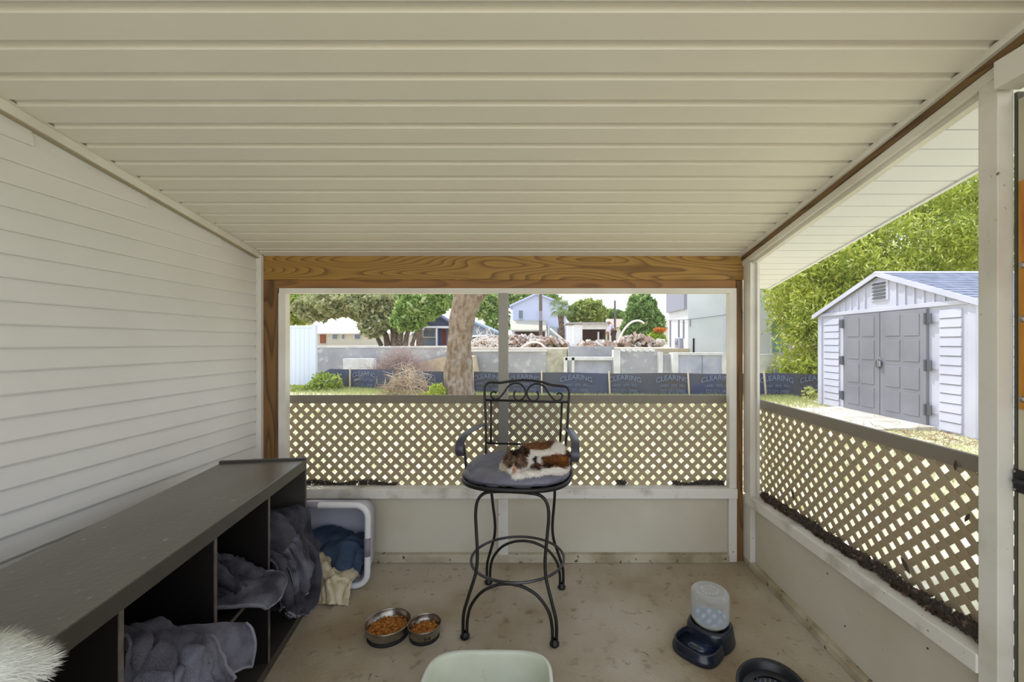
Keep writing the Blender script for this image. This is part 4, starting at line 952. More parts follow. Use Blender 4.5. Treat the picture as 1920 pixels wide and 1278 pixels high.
# towels in the second cubby
g = [[(.44, -.30, .445), (.52, -.30, .45), (.60, -.30, .45), (.66, -.30, .445)], [(.44, -.18, .455), (.52, -.18, .47), (.60, -.18, .47), (.68, -.18, .455)],
     [(.44, -.04, .46), (.52, -.04, .475), (.60, -.04, .475), (.68, -.06, .455)], [(.45, .05, .455), (.52, .07, .465), (.60, .08, .458), (.665, .06, .44)], [(.46, .075, .435), (.52, .10, .435), (.59, .11, .425), (.65, .085, .42)]]
tw = cloth('towel', g, M_towel, nu=60, nv=60, amp=.008, fs=12, seed=2, conv=U, thick=.022, hem=(.010, 'BR')); tag(tw, 'folded grey towel lying across the second cubby shelf, its end sticking out', 'towel', group='towels in the storage unit')
g = [[(.70, -.30, .46), (.62, -.30, .50), (.54, -.30, .50), (.46, -.30, .47)], [(.68, -.19, .49), (.60, -.20, .60), (.52, -.20, .58), (.445, -.18, .50)],
     [(.66, -.11, .49), (.60, -.12, .62), (.52, -.10, .585), (.445, -.08, .52)], [(.65, -.06, .48), (.58, -.05, .55), (.51, -.03, .53), (.45, .0, .50)], [(.64, -.03, .475), (.58, -.01, .485), (.51, .02, .485), (.45, .04, .475)]]
tw = cloth('towel', g, M_towel2, nu=70, nv=70, amp=.022, fs=16, seed=3, conv=U, folds=(5, .04), hem=(.006, 'R')); tag(tw, 'dark grey towel crumpled in a peak on top of the folded one', 'towel', group='towels in the storage unit')
# towels in the third cubby
g = [[(1.26, -.28, .50), (1.16, -.28, .56), (1.05, -.28, .54), (.95, -.28, .48)], [(1.265, -.10, .68), (1.17, -.10, .66), (1.07, -.10, .61), (.99, -.10, .53)],
     [(1.265, .00, .70), (1.18, .02, .665), (1.09, .03, .62), (1.02, .02, .55)], [(1.262, .03, .60), (1.18, .06, .585), (1.11, .07, .57), (1.04, .05, .50)],
     [(1.26, .02, .52), (1.18, .04, .48), (1.12, .06, .46), (1.06, .05, .40)], [(1.26, .02, .44), (1.19, .03, .40), (1.13, .05, .36), (1.08, .04, .30)]]
tw = cloth('towel', g, M_towel2, nu=90, nv=90, amp=.018, fs=12, seed=5, conv=U, folds=(4.5, .05), hem=(.007, 'R')); tag(tw, 'dark grey towel heaped against the near divider of the third cubby', 'towel', group='towels in the storage unit')
g = [[(1.24, -.04, .52), (1.15, -.05, .60), (1.06, -.06, .585), (.97, -.08, .54)], [(1.25, .05, .50), (1.15, .08, .575), (1.06, .09, .57), (.955, .05, .55)],
     [(1.26, .08, .40), (1.17, .12, .44), (1.08, .14, .46), (.99, .11, .47)], [(1.27, .08, .28), (1.19, .12, .30), (1.11, .14, .32), (1.03, .12, .36)],
     [(1.27, .06, .16), (1.20, .10, .17), (1.13, .12, .18), (1.07, .10, .22)]]
tw = cloth('towel', g, M_towel, nu=90, nv=90, amp=.016, fs=12, seed=6, conv=U, folds=(3.5, .055), hem=(.0065, 'R')); tag(tw, 'grey towel with a pale hem spilling out of the middle of the third cubby', 'towel', group='towels in the storage unit')
g = [[(1.06, -.12, .52), (.99, -.10, .56), (.93, -.04, .545), (.895, .04, .52), (.865, .11, .495)], [(1.06, -.02, .52), (1.0, .0, .545), (.95, .05, .525), (.91, .09, .50), (.87, .135, .47)],
     [(1.05, .05, .46), (1.0, .07, .48), (.95, .10, .46), (.91, .125, .44), (.872, .15, .415)], [(1.04, .06, .40), (.99, .09, .40), (.95, .115, .38), (.91, .13, .365), (.87, .14, .335)]]
tw = cloth('towel', g, M_towel, nu=36, nv=36, amp=.010, fs=10, seed=7, conv=U, hem=(.006, 'BR')); tag(tw, 'grey towel corner jutting out to the right of the third cubby', 'towel', group='towels in the storage unit')

# ------------------------------------------------------------------ white basket on its side
M_bask = mat('basket_white', (232, 232, 236), 0.45); M_baskp = mat('basket_panel', (196, 198, 210), 0.5); M_grip = mat('basket_grip', (140, 136, 148), 0.6)
bk = thing('laundry_basket', 'white plastic laundry basket lying on its side between the storage unit and the rear wall', 'basket', (-1.33, 2.8, 0))
def rrect(x0, x1, z0, z1, r, y, n=6):
    out = []
    for cx_, cz_, a0 in ((x1 - r, z1 - r, 0), (x0 + r, z1 - r, 90), (x0 + r, z0 + r, 180), (x1 - r, z0 + r, 270)):
        for k in range(n + 1):
            a = math.radians(a0 + 90 * k / n); out.append((cx_ + r * math.cos(a), y, cz_ + r * math.sin(a)))
    return out
def bpt(p): return (p[0], p[1] + (0.52 - p[2]) * -0.02, p[2])
ring = [bpt(p) for p in rrect(-1.66, -1.045, 0.02, 0.505, 0.075, 2.66)]
MB().tube(ring, 0.0185, 10, closed=True).build('rim', M_bask, bk, smooth=True)
back = [bpt(p) for p in rrect(-1.60, -1.10, 0.03, 0.44, 0.07, 2.93)]
mb = MB(); n = len(ring); mb.v = ring + back; mb.f = [(i, (i + 1) % n, n + (i + 1) % n, n + i) for i in range(n)]
mb.build('side_wall', M_baskp, bk, smooth=True, solid=.004)
MB().add(back, [tuple(range(n))]).build('base_panel', M_baskp, bk, solid=.004)
MB().tube([(-1.045, 2.652, .41 - .10), (-1.045, 2.65, .23 - .03)], 0.0195, 10).build('grip', M_grip, bk, smooth=True)
MB().tube([(-1.46, 2.659, .506), (-1.345, 2.659, .506)], 0.0195, 10).build('grip', M_grip, bk, smooth=True)
M_bluec = mat('cloth_blue', (70, 90, 118), 0.9, var=(54, 70, 96), vscale=8, bump=.6, bscale=200)
M_cream = mat('cloth_cream', (222, 212, 186), 0.9, var=(204, 190, 158), vscale=7, bump=.5, bscale=180)
g = [[(-1.56, 2.86, .22), (-1.44, 2.88, .25), (-1.30, 2.88, .26), (-1.18, 2.88, .24), (-1.09, 2.86, .16)],
     [(-1.56, 2.76, .26), (-1.44, 2.77, .275), (-1.30, 2.77, .295), (-1.17, 2.77, .28), (-1.08, 2.77, .18)],
     [(-1.56, 2.70, .22), (-1.42, 2.69, .22), (-1.29, 2.68, .25), (-1.17, 2.68, .24), (-1.085, 2.70, .14)],
     [(-1.56, 2.68, .12), (-1.42, 2.66, .14), (-1.27, 2.64, .15), (-1.17, 2.64, .12), (-1.10, 2.67, .06)],
     [(-1.54, 2.68, .05), (-1.42, 2.66, .06), (-1.27, 2.65, .06), (-1.18, 2.66, .05), (-1.12, 2.69, .04)]]
o = cloth('blanket', g, M_bluec, nu=90, nv=80, amp=.020, fs=8, seed=11, floor_z=.02, folds=(3.2, .030)); tag(o, 'dull blue cloth bunched inside the white basket', 'cloth')
g = [[(-1.44, 2.72, .10), (-1.38, 2.70, .19), (-1.31, 2.69, .20), (-1.22, 2.70, .12), (-1.10, 2.72, .08)],
     [(-1.44, 2.62, .14), (-1.37, 2.61, .215), (-1.30, 2.60, .19), (-1.20, 2.60, .13), (-1.11, 2.62, .09)],
     [(-1.41, 2.55, .12), (-1.34, 2.55, .15), (-1.26, 2.55, .15), (-1.17, 2.56, .12), (-1.10, 2.58, .06)],
     [(-1.37, 2.50, .08), (-1.31, 2.50, .07), (-1.23, 2.50, .10), (-1.15, 2.51, .07), (-1.09, 2.53, .02)],
     [(-1.30, 2.45, .012), (-1.27, 2.46, .02), (-1.21, 2.46, .02), (-1.14, 2.46, .02), (-1.08, 2.47, .012)]]
o = cloth('blanket', g, M_cream, nu=110, nv=110, amp=.030, fs=12, seed=12, floor_z=.002, folds=(4.5, .034)); tag(o, 'cream cotton cloth spilling out of the white basket onto the floor', 'cloth')

# ------------------------------------------------------------------ bowls with kibble
M_steel = mat('bowl_steel', (176, 170, 160), 0.28, metal=0.95, var=(140, 132, 120), vscale=14, bump=.1, bscale=40)
M_rub = mat('bowl_rubber', (28, 27, 26), 0.7)
M_kib = mat('kibble', (196, 136, 66), 0.8, var=(150, 90, 40), vscale=60, vrange=(.4, .6), spec=.2)
def bowl(x, y, r, h, label, seed, fill):
    t = thing('food_bowl', label, 'bowl', (x, y, 0), group='steel bowls of kibble')
    rb = r * .90
    prof = [(rb * .93, .012), (rb * .97, .018), (r * .94, h * .5), (r * .965, h - .012), (r * 1.0, h - .004), (r * 1.005, h), (r * .97, h + .001), (r * .955, h - .005), (r * .92, h * .45), (rb * .86, .022), (.001, .020)]
    MB().lathe(prof, (x, y, 0), 56).build('shell', M_steel, t, smooth=True)
    MB().lathe([(rb * .80, .0), (rb * .985, .0), (rb * .985, .013), (rb * .92, .0135)], (x, y, 0), 48).build('rubber_base', M_rub, t, smooth=True)
    rs = random.Random(seed); mb = MB(); zt = h * fill
    MB().lathe([(.001, zt + .004), (r * .45, zt + .002), (r * .90, zt - .008)], (x, y, 0), 30).build('kibble_bed', M_kib, t, smooth=True)
    nk = int(300 * (r / .115) ** 2)
    for i in range(nk):
        rr = r * .86 * math.sqrt(rs.random()); a = rs.uniform(0, 6.283); s = rs.uniform(.0042, .0062)
        M = Matrix.Translation((x + rr * math.cos(a), y + rr * math.sin(a), zt + .006 - .010 * (rr / r) ** 2 + rs.uniform(-.002, .005))) @ Matrix.Rotation(rs.uniform(0, 3), 4, Vector((rs.random() + .1, rs.random(), rs.random())))
        mb.ball((0, 0, 0), s, s, s * .6, 6, 4, M)
    mb.build('kibble', M_kib, t, kind='stuff', fix=False); return t
b1 = bowl(-.775, 2.235, .1150, .070, 'larger steel bowl of brown kibble on the concrete floor', 1, .50)
b2 = bowl(-.583, 2.222, .0845, .068, 'smaller steel bowl of kibble with a black bone mark on its side', 2, .50)
mb = MB(); a0 = -math.radians(66)
def bs(u, v, r=.0845 * .925): a = a0 + u / r; return (-.583 + (r + .0022) * math.cos(a), 2.222 + (r + .0022) * math.sin(a), .034 + v)
mb.add([bs(-.010, -.002), bs(.010, -.002), bs(.010, .002), bs(-.010, .002)], [(0, 1, 2, 3)])
for u, v in ((-.011, .0035), (-.011, -.0035), (.011, .0035), (.011, -.0035)):
    c = [bs(u + .0045 * math.cos(q * 1.047), v + .004 * math.sin(q * 1.047)) for q in range(6)]; mb.add(c, [tuple(range(6))])
mb.build('bone_mark', M_rub, b2, fix=False)

# ------------------------------------------------------------------ white tub
M_tub = mat('tub_plastic', (214, 218, 200), 0.4, var=(196, 200, 176), vscale=3, var2=(170, 160, 110), v2scale=7, v2range=(.66, .78))
tb = thing('litter_tub', 'off-white plastic tub with rounded corners at the bottom edge, in front of the stool', 'tub', (-.21, 1.70, 0))
prof = [(.80, .0), (.86, .01), (.955, .128), (1.0, .132), (1.012, .140), (1.0, .147), (.965, .147), (.945, .138), (.93, .125), (.84, .018), (.80, .010), (.001, .010)]
MB().lathe(prof, (-.208, 1.715, 0), 72, .262, .200, sq=4.0).build('basin', M_tub, tb, smooth=True)
MB().lathe([(.962, .1475), (1.0, .1482), (1.018, .140), (1.0, .134)], (-.208, 1.715, 0), 72, .262, .200, sq=4.0).build('rim', mat('tub_rim', (226, 230, 220), .4), tb, smooth=True)

# ------------------------------------------------------------------ water dispenser
M_navy = mat('navy_plastic', (30, 34, 48), 0.25, spec=.6)
M_clear = bpy.data.materials.new('clear_plastic'); M_clear.use_nodes = True
n_ = M_clear.node_tree.nodes; l_ = M_clear.node_tree.links
tr = n_.new('ShaderNodeBsdfTransparent'); tr.inputs[0].default_value = (.93, .94, .94, 1); mx = n_.new('ShaderNodeMixShader'); lw = n_.new('ShaderNodeLayerWeight'); lw.inputs[0].default_value = .35
mr = n_.new('ShaderNodeMapRange'); mr.inputs[3].default_value = .18; mr.inputs[4].default_value = .80; l_.new(lw.outputs['Facing'], mr.inputs[0]); l_.new(mr.outputs[0], mx.inputs[0])
n_['Principled BSDF'].inputs['Base Color'].default_value = lin((214, 216, 214)) + (1,); n_['Principled BSDF'].inputs['Roughness'].default_value = .12
l_.new(tr.outputs[0], mx.inputs[1]); l_.new(n_['Principled BSDF'].outputs[0], mx.inputs[2]); l_.new(mx.outputs[0], n_['Material Output'].inputs[0])
M_water = mat('water', (150, 168, 190), 0.05, spec=.9)
wd = thing('water_dispenser', 'pet water dispenser with clear upturned bottle on a dark navy base', 'dispenser', (.82, 2.16, 0))
ang = math.atan2(-.125, -.135)   # trough direction
Mw = Matrix.Translation((.865, 2.195, 0)) @ Matrix.Rotation(ang, 4, 'Z')
MB().lathe([(.112, 0), (.114, .012), (.104, .075), (.098, .092), (.086, .094), (.084, .06), (.001, .058)], (0, 0, 0), 48, .90, 1.0, M=Mw, sq=2.8).build('base', M_navy, wd, smooth=True)
MB().lathe([(.100, 0), (.104, .010), (.103, .030), (.098, .034), (.097, .052), (.094, .058), (.088, .058), (.085, .050), (.078, .020), (.001, .018)], (.125, 0, 0), 48, .95, 1.08, M=Mw, sq=3.0).build('trough', M_navy, wd, smooth=True)
MB().lathe([(.0815, .040), (.001, .0401)], (.125, 0, 0), 40, .95, 1.08, M=Mw, sq=3.0).build('trough_water', mat('dark_water', (40, 52, 76), .04, spec=.9), wd, smooth=True)
bt = MB().lathe([(.050, .062), (.060, .085), (.078, .098), (.089, .112), (.091, .130), (.090, .235), (.086, .248), (.072, .256), (.066, .252), (.001, .251)], (0, 0, 0), 56, .98, 1.02, M=Mw).build('bottle', M_clear, wd, smooth=True)
MB().lathe([(.0905, .236), (.0885, .246), (.080, .253), (.0725, .2575), (.068, .2565), (.066, .2535)], (0, 0, 0), 56, .98, 1.02, M=Mw).build('bottle_shoulder', M_clear, bt, smooth=True)
MB().lathe([(.088, .118), (.001, .1181)], (0, 0, 0), 40, .98, 1.02, M=Mw).build('water_surface', M_water, bt)
MB().lathe([(.062, .086), (.079, .098), (.088, .116), (.088, .1178)], (0, 0, 0), 40, .98, 1.02, M=Mw).build('collar', mat('collar_cream', (206, 204, 180), .4), bt, smooth=True)
# embossed marks on the bottle foot
mb = MB(); rs = random.Random(4)
for i in range(16):
    a = i * .39; mb.box(.040 * math.cos(a) - .004, .040 * math.cos(a) + .004, .040 * math.sin(a) - .0025, .040 * math.sin(a) + .0025, .251, .2535, Mw)
mb.build('embossed_ring', mat('emboss', (200, 206, 216), .3), bt, kind='stuff')

# ------------------------------------------------------------------ black slotted basket
M_blk = mat('black_plastic', (30, 31, 36), 0.4)
bb = thing('slotted_basin', 'black round plastic basin with a slotted insert, at the bottom edge right of the dispenser', 'basin', (.945, 1.74, 0))
Mb = Matrix.Translation((.935, 1.735, 0)) @ Matrix.Rotation(math.radians(-28), 4, 'Z')
MB().lathe([(.115, 0), (.128, .01), (.150, .115), (.154, .122), (.150, .127), (.142, .125), (.136, .118), (.128, .085), (.112, .03), (.001, .028)], (0, 0, 0), 56, .88, 1.12, M=Mb).build('shell', M_blk, bb, smooth=True)
for k in range(-5, 6):
    L = .098 * math.sqrt(max(.05, 1 - (k / 5.2) ** 2))
    MB().box(k * .0185 - .0055, k * .0185 + .0055, -L, L, .084, .090, Mb).build('slot_bar', M_blk, bb, bevel=.001)
MB().lathe([(.122, .076), (.001, .0761)], (0, 0, 0), 40, .88, 1.12, M=Mb).build('insert_floor', mat('insert_grey', (176, 180, 200), .35), bb)  # pale colour stands in for the reflection between the slot bars
MB().lathe([(.098, .083), (.127, .083), (.128, .092), (.098, .090)], (0, 0, 0), 48, .88, 1.12, M=Mb).build('insert_ring', M_blk, bb, smooth=False)

# ------------------------------------------------------------------ debris
def litter(label, blobs, size, tints, seed, name='leaf_litter'):
    o = leafcloud(name, blobs, size, M_leaf, None, seed, aspect=.45, shell=.1, tints=tints); return tag(o, label, 'litter')
bl = []; rs = random.Random(77)
for i in range(70):
    y = 2.86 - 1.44 * (i / 69); zb = sz(y) + .066
    bl.append(((1.475 + rs.uniform(-.012, .014), y, zb + .012), (.022 + .006 * rs.random(), .04, .014 + .016 * rs.random()), 150))
litter('ridge of dark brown leaf litter along the right sill against the lattice', bl, .011, ((58, 42, 32), (104, 80, 62), (140, 112, 88)), 61)
bl = []
for a, b, k in ((-1.72, -1.0, 40), (.95, 1.29, 26), (-.45, -.30, 6), (.55, .62, 4)):
    for i in range(k):
        x = a + (b - a) * (i + rs.random()) / k; hh = .004 + .014 * abs(math.sin(x * 9))
        bl.append(((x, 3.045, .503 + hh), (.02, .010, hh + .003), 46))
litter('thin line of dark dead leaves on the rear sill against the lattice', bl, .009, ((58, 42, 32), (96, 74, 58)), 62)
def leaf(px_, py_, X, s, ang, label):
    y = X * F / (px_ - CX); z = PZ(py_, y); M = Matrix.Translation((X, y, z)) @ Matrix.Rotation(ang, 4, 'X')
    mb = MB(); pts = [(0, -.1, -1), (.02, -.28, -.4), (.05, -.34, .1), (.03, -.18, .65), (0, .02, 1), (.03, .22, .6), (.05, .34, 0), (.02, .25, -.5)]
    mb.add([M @ (Vector(p) * s) for p in pts] + [M @ Vector((.12 * s, 0, 0))], [(i, (i + 1) % 8, 8) for i in range(8)])
    o = mb.build('dead_leaf', mat('dead_leaf', (66, 48, 36), .8), None, solid=.001); tag(o, label, 'leaf')
leaf(1791, 872, 1.49, .020, .1, 'small dark dead leaf caught at the top of the right lattice beside the post')
leaf(1813, 970, 1.49, .020, .5, 'curled brown leaf caught halfway up the right lattice beside the post')
leaf(1486, 927, 1.49, .032, -.5, 'dead leaf standing in the litter near the far end of the right lattice')
leaf(1697, 1060, 1.48, .034, -.7, 'dead leaf standing in the litter under the middle of the right lattice')
o = twigs('floor_debris', 150, (0, 2.35, .001), (1.3, .62, .002), .035, .0012, mat('debris_brown', (84, 64, 46), .9), None, 15, 0, .3, conc=False)
tag(o, 'scattered bits of leaf and twig on the concrete floor', 'debris')
# ------------------------------------------------------------------ bar stool
CM = Matrix.Translation((-.117, 2.43, 0)) @ Matrix.Rotation(math.radians(-7), 4, 'Z')
st = thing('bar_stool', 'black wrought-iron swivel bar stool with arms, scrolled back and grey cushion, mid-floor', 'stool', (-.117, 2.43, 0), math.radians(-7))
RT = 0.0085
def mir(p): return [(-x, y, z) for x, y, z in p]
for s in (-1, 1):
    half = [(.238, s * .252, .028), (.236, s * .250, .12), (.215, s * .240, .20), (.183, s * .218, .31), (.176, s * .205, .40), (.186, s * .190, .52), (.192, s * .180, .61), (.182, s * .174, .675), (.145, s * .170, .712), (.08, s * .170, .722)]
    full = smoothpath(half + [(0, s * .170, .724)] + mir(half)[::-1], 5)
    MB().tube(full, RT, 10, M=CM).build('leg_frame', M_iron, st, smooth=True)
    arch = smoothpath([(.218, s * .252, .028), (.215, s * .251, .10), (.195, s * .248, .17), (.140, s * .244, .238), (.065, s * .240, .275), (0, s * .239, .284)], 5)
    MB().tube(arch + mir(arch)[::-1][1:], RT * .95, 10, M=CM).build('arch_brace', M_iron, st, smooth=True)
    for sx_ in (-1, 1):
        MB().lathe([(.020, 0), (.024, .006), (.024, .016), (.016, .024), (.012, .034)], (sx_ * .228, s * .252, 0), 16, M=CM).build('foot', M_iron, st, smooth=True)
MB().tube([(.258 * math.cos(a), .258 * math.sin(a), .300) for a in [2 * math.pi * k / 64 for k in range(64)]], .0075, 10, closed=True, M=CM).build('foot_ring', mat('worn_iron', (96, 92, 96), .4, metal=.5, var=(44, 42, 42), vscale=6), st, smooth=True)
MB().box(-.14, .14, -.17, .17, .724, .732, CM).build('swivel_plate', M_iron, st)
for x in (-.085, .055): MB().box(x - .018, x + .018, -.19, .19, .728, .752, CM).build('swivel_rail', mat('rail_olive', (60, 58, 46), .6), st)
# seat pan
def seatr(prof, mtl, name, sm=True, wob=0, seed=0, parent=st):
    mb = MB().lathe(prof, (0, .02, 0), 72, .300, .285, M=CM, sq=2.7)
    if wob:
        for i, p in enumerate(mb.v):
            v = Vector(p); q = Vector((v.x * 11 + seed, v.y * 11, 0)); d = noise.noise(q) * .5 + .5 * (1 - min(1, abs(noise.noise(q * .9)) * 4)) + .25 * noise.noise(q * 2.3)
            mb.v[i] = (p[0], p[1], p[2] + wob * d)
    return mb.build(name, mtl, parent, smooth=sm)
seatr([(.93, .748), (1.0, .750), (1.015, .760), (1.01, .772), (.97, .774), (.93, .768)], M_iron, 'seat_rim')
seatr([(.001, .756), (.95, .756), (.95, .764), (.001, .764)], M_iron, 'seat_pan', False)
M_cush = mat('cushion_vinyl', (118, 118, 134), 0.42, var=(92, 90, 104), vscale=5, vrange=(.4, .65), bump=.9, bscale=14)
seatr([(.86, .768), (.95, .772), (.975, .785), (.955, .802), (.90, .815), (.80, .826), (.70, .830), (.58, .826), (.45, .820), (.30, .817), (.15, .816), (.001, .816)], M_cush, 'cushion', True, .020, 2)
seatr([(.972, .781), (.982, .785), (.972, .790)], mat('piping_dark', (66, 64, 74), .5), 'cushion_piping')
# back frame : plane y = .255 + .16 * (z - .76)
def yb_(z): return .262 + .14 * (z - .76)
def Bp(x, z, d=0.0): return (x, yb_(z) - d, z)
def fromcrop(cx_, cy_):      # zoom coordinates of the scrolled back
    return Bp((cx_ - 757) / 5.325 * .00338, 1.132 + (303 - cy_) / 5.325 * .00338)
outer = [fromcrop(*c) for c in ((338, 310), (331, 230), (331, 175), (352, 138), (400, 124), (480, 128), (600, 110), (680, 101), (757, 99), (840, 104), (920, 118), (1010, 143), (1100, 152), (1150, 160), (1178, 190), (1182, 240), (1178, 310))]
lowL = [Bp(-.247, .77), Bp(-.250, .86), Bp(-.256, 1.0)]; lowR = [Bp(.262, 1.0), Bp(.250, .86), Bp(.243, .77)]
MB().tube(smoothpath(lowL + outer + lowR, 4), RT * .95, 10, M=CM).build('back_frame', M_iron, st, smooth=True)
sc = [(655, 205), (636, 225), (634, 258), (652, 288), (690, 297), (728, 275), (748, 235), (742, 190), (712, 150), (664, 130), (610, 138), (570, 165), (528, 225), (488, 272), (450, 293), (415, 280), (396, 250), (404, 226), (430, 218), (452, 232)]
MB().tube(smoothpath([fromcrop(*c) for c in sc], 4), RT * .72, 8, M=CM).build('scroll', M_iron, st, smooth=True)
MB().tube(smoothpath([fromcrop(1512 - c[0], c[1] + 4) for c in sc], 4), RT * .72, 8, M=CM).build('scroll', M_iron, st, smooth=True)
MB().tube([Bp(-.262, 1.134), Bp(.264, 1.130)], RT * .9, 8, M=CM).build('top_bar', M_iron, st, smooth=True)
MB().tube([Bp(-.250, .868), Bp(.252, .866)], RT * .8, 8, M=CM).build('bottom_bar', M_iron, st, smooth=True)
for a, b in ((-.226, -.219), (.226, .216)): MB().tube([Bp(a, 1.132), Bp(b, .868)], RT * .8, 8, M=CM).build('back_stile', M_iron, st, smooth=True)
mb = MB(); dx = .0125
W2, z0_, z1_ = .222, .872, 1.128; H_ = z1_ - z0_
for sgn in (1, -1):
    c = -W2 - H_ * .75
    while c < W2 + H_ * .75:
        # line x = c' + sgn * .7 * v
        cc = c if sgn > 0 else -c; k = .7 * sgn; va, vb = 0.0, H_
        lo, hi = sorted([(-W2 - cc) / k, (W2 - cc) / k]); va = max(va, lo); vb = min(vb, hi)
        if vb - va > .004:
            p = CM @ Vector(Bp(cc + k * va, z0_ + va)); q = CM @ Vector(Bp(cc + k * vb, z0_ + vb)); w_ = Vector((.0010, 0, 0)); t_ = Vector((0, .001 * sgn, 0))
            mb.add([p - w_ + t_, p + w_ + t_, q + w_ + t_, q - w_ + t_], [(0, 1, 2, 3)])
        c += dx
mb.build('back_mesh', M_iron, st, kind='stuff', fix=False)
# arms: flat bands
def ribbon(path, w, th, wdir):
    pts = smoothpath(path, 6); mb = MB(); n = len(pts); wd_ = Vector(wdir)
    for i, p in enumerate(pts):
        t = (pts[min(i + 1, n - 1)] - pts[max(i - 1, 0)]).normalized(); s_ = (wd_ - t * wd_.dot(t)).normalized() * (w / 2); nn = t.cross(s_).normalized() * (th / 2)
        for q in (p - s_ - nn, p + s_ - nn, p + s_ + nn, p - s_ + nn): mb.v.append(tuple(CM @ q))
        if i:
            a = (i - 1) * 4; b = i * 4
            for k in range(4): mb.f.append((a + k, a + (k + 1) % 4, b + (k + 1) % 4, b + k))
    mb.f += [(3, 2, 1, 0), ((n - 1) * 4, (n - 1) * 4 + 1, (n - 1) * 4 + 2, (n - 1) * 4 + 3)]; return mb
for s in (-1, 1):
    zo = .0 if s < 0 else -.012
    path = [(s * .258, .285, .985 + zo), (s * .285, .19, .985 + zo), (s * .308, .09, .975 + zo), (s * .318, .02, .962 + zo), (s * .322, -.035, .935 + zo), (s * .322, -.050, .895 + zo), (s * .318, -.030, .865 + zo)]
    ribbon(path, .046, .006, (1, 0, 0)).build('armrest', mat('arm_iron', (74, 74, 88), .35, metal=.2), st, smooth=True, bevel=.001)
    MB().tube(smoothpath([(s * .318, .0, .955 + zo), (s * .300, -.015, .88), (s * .292, -.01, .77)], 4), RT * .8, 8, M=CM).build('arm_post', M_iron, st, smooth=True)

# ------------------------------------------------------------------ cats
def metabody(name, elems, res=.011, thresh=.15):
    mbd = bpy.data.metaballs.new(name); mbd.resolution = res; mbd.render_resolution = res; mbd.threshold = thresh
    o = bpy.data.objects.new(name, mbd); COL.objects.link(o)
    for (c, r, rot) in elems:
        e = mbd.elements.new(type='ELLIPSOID'); e.co = c; m_ = max(r); e.radius = m_ * 1.35; e.size_x, e.size_y, e.size_z = [v / m_ for v in r]; e.stiffness = 3.0
        if rot: e.rotation = Matrix.Rotation(rot, 4, 'Z').to_quaternion()
    bpy.context.view_layer.update(); dg = bpy.context.evaluated_depsgraph_get()
    me = bpy.data.meshes.new_from_object(o.evaluated_get(dg)); bpy.data.objects.remove(o); bpy.data.metaballs.remove(mbd); return me
M_fur = mat('fur', (220, 214, 204), 0.9, attr='tint', spec=.15)
def furcol(p, patches, base, seed):
    n = noise.noise(Vector(p) * 30 + Vector((seed, 0, 0))) * .012 + noise.noise(Vector(p) * 90) * .004
    best = None; bd = 0
    for c, r, col, mott in patches:
        d = (Vector(p) - Vector(c)); q = Vector((d.x / r[0], d.y / r[1], d.z / r[2])).length + n * 22 * .5
        if q < 1 and (best is None or 1 - q > bd): best = (col, mott); bd = 1 - q
    if best is None: return lin(base)
    col, mott = best
    if mott and noise.noise(Vector(p) * 120 + Vector((9, seed, 0))) > .05: col = mott
    return lin(col)
def cat(root, me, patches, base, seed, nh, hl, flow, clipz=None):
    me.materials.clear(); me.materials.append(M_fur)
    if clipz is not None:
        for v in me.vertices:
            if v.co.z < clipz: v.co.z = clipz
    for p in me.polygons: p.use_smooth = True
    at = me.color_attributes.new('tint', 'FLOAT_COLOR', 'POINT')
    for v in me.vertices: at.data[v.index].color = furcol(v.co, patches, base, seed) + (1,)
    o = bpy.data.objects.new('body', me); COL.objects.link(o); setparent(o, root)
    rs = random.Random(seed); me.calc_loop_triangles(); tris = me.loop_triangles
    V = []; C = []; ws = [t.area for t in tris]
    for t in rs.choices(list(tris), ws, k=nh):
        a, b, c = [me.vertices[i].co for i in t.vertices]; u, v = rs.random(), rs.random()
        if u + v > 1: u, v = 1 - u, 1 - v
        p = a + (b - a) * u + (c - a) * v; nn = t.normal
        fl = flow(p); d = (nn * .75 + (fl - nn * fl.dot(nn)) * 1.0 + Vector((rs.gauss(0, .25), rs.gauss(0, .25), rs.gauss(0, .25)))).normalized()
        L = hl * rs.uniform(.6, 1.25); s = d.cross(nn); s = (s.normalized() if s.length > 1e-4 else Vector((1, 0, 0))) * .0009
        V += [p - s - nn * .002, p + s - nn * .002, p + d * L]
        col = furcol(p, patches, base, seed); k = rs.uniform(.82, 1.15); col = tuple(min(1, x * k) for x in col) + (1,); C += [col] * 3
    o2 = npmesh('fur', np.array([tuple(v) for v in V]), np.arange(len(V)).reshape(-1, 3), M_fur, root, np.array(C)); o2['kind'] = 'stuff'
    return o
CO = thing('cat', 'long-haired calico cat curled up asleep on the grey stool cushion', 'cat', (0, 2.4, .82))
CS = Vector((.0, -.045, -.010))
el = [((.020, 2.440, .885), (.125, .095, .060), -.1), ((.085, 2.440, .885), (.068, .085, .064), 0), ((-.050, 2.400, .885), (.070, .075, .060), 0),
      ((-.122, 2.325, .880), (.052, .050, .050), 0), ((-.128, 2.283, .858), (.028, .028, .022), 0), ((-.165, 2.310, .862), (.022, .024, .024), 0), ((-.085, 2.305, .862), (.022, .024, .026), 0),
      ((-.150, 2.330, .850), (.040, .040, .040), 0), ((-.105, 2.248, .836), (.032, .024, .015), 0), ((-.05, 2.262, .838), (.058, .022, .018), -.15), ((.01, 2.285, .842), (.05, .024, .018), .2),
      ((.110, 2.370, .850), (.045, .060, .028), 0), ((.075, 2.305, .846), (.060, .028, .022), .3), ((-.02, 2.340, .860), (.070, .050, .040), 0)]
el = [(tuple(Vector(c) + CS), tuple(v * (1.15 if i in (3, 4, 5, 6, 7) else 1.06) for v in r), a) for i, (c, r, a) in enumerate(el)]
cm = metabody('cat_mesh', el)
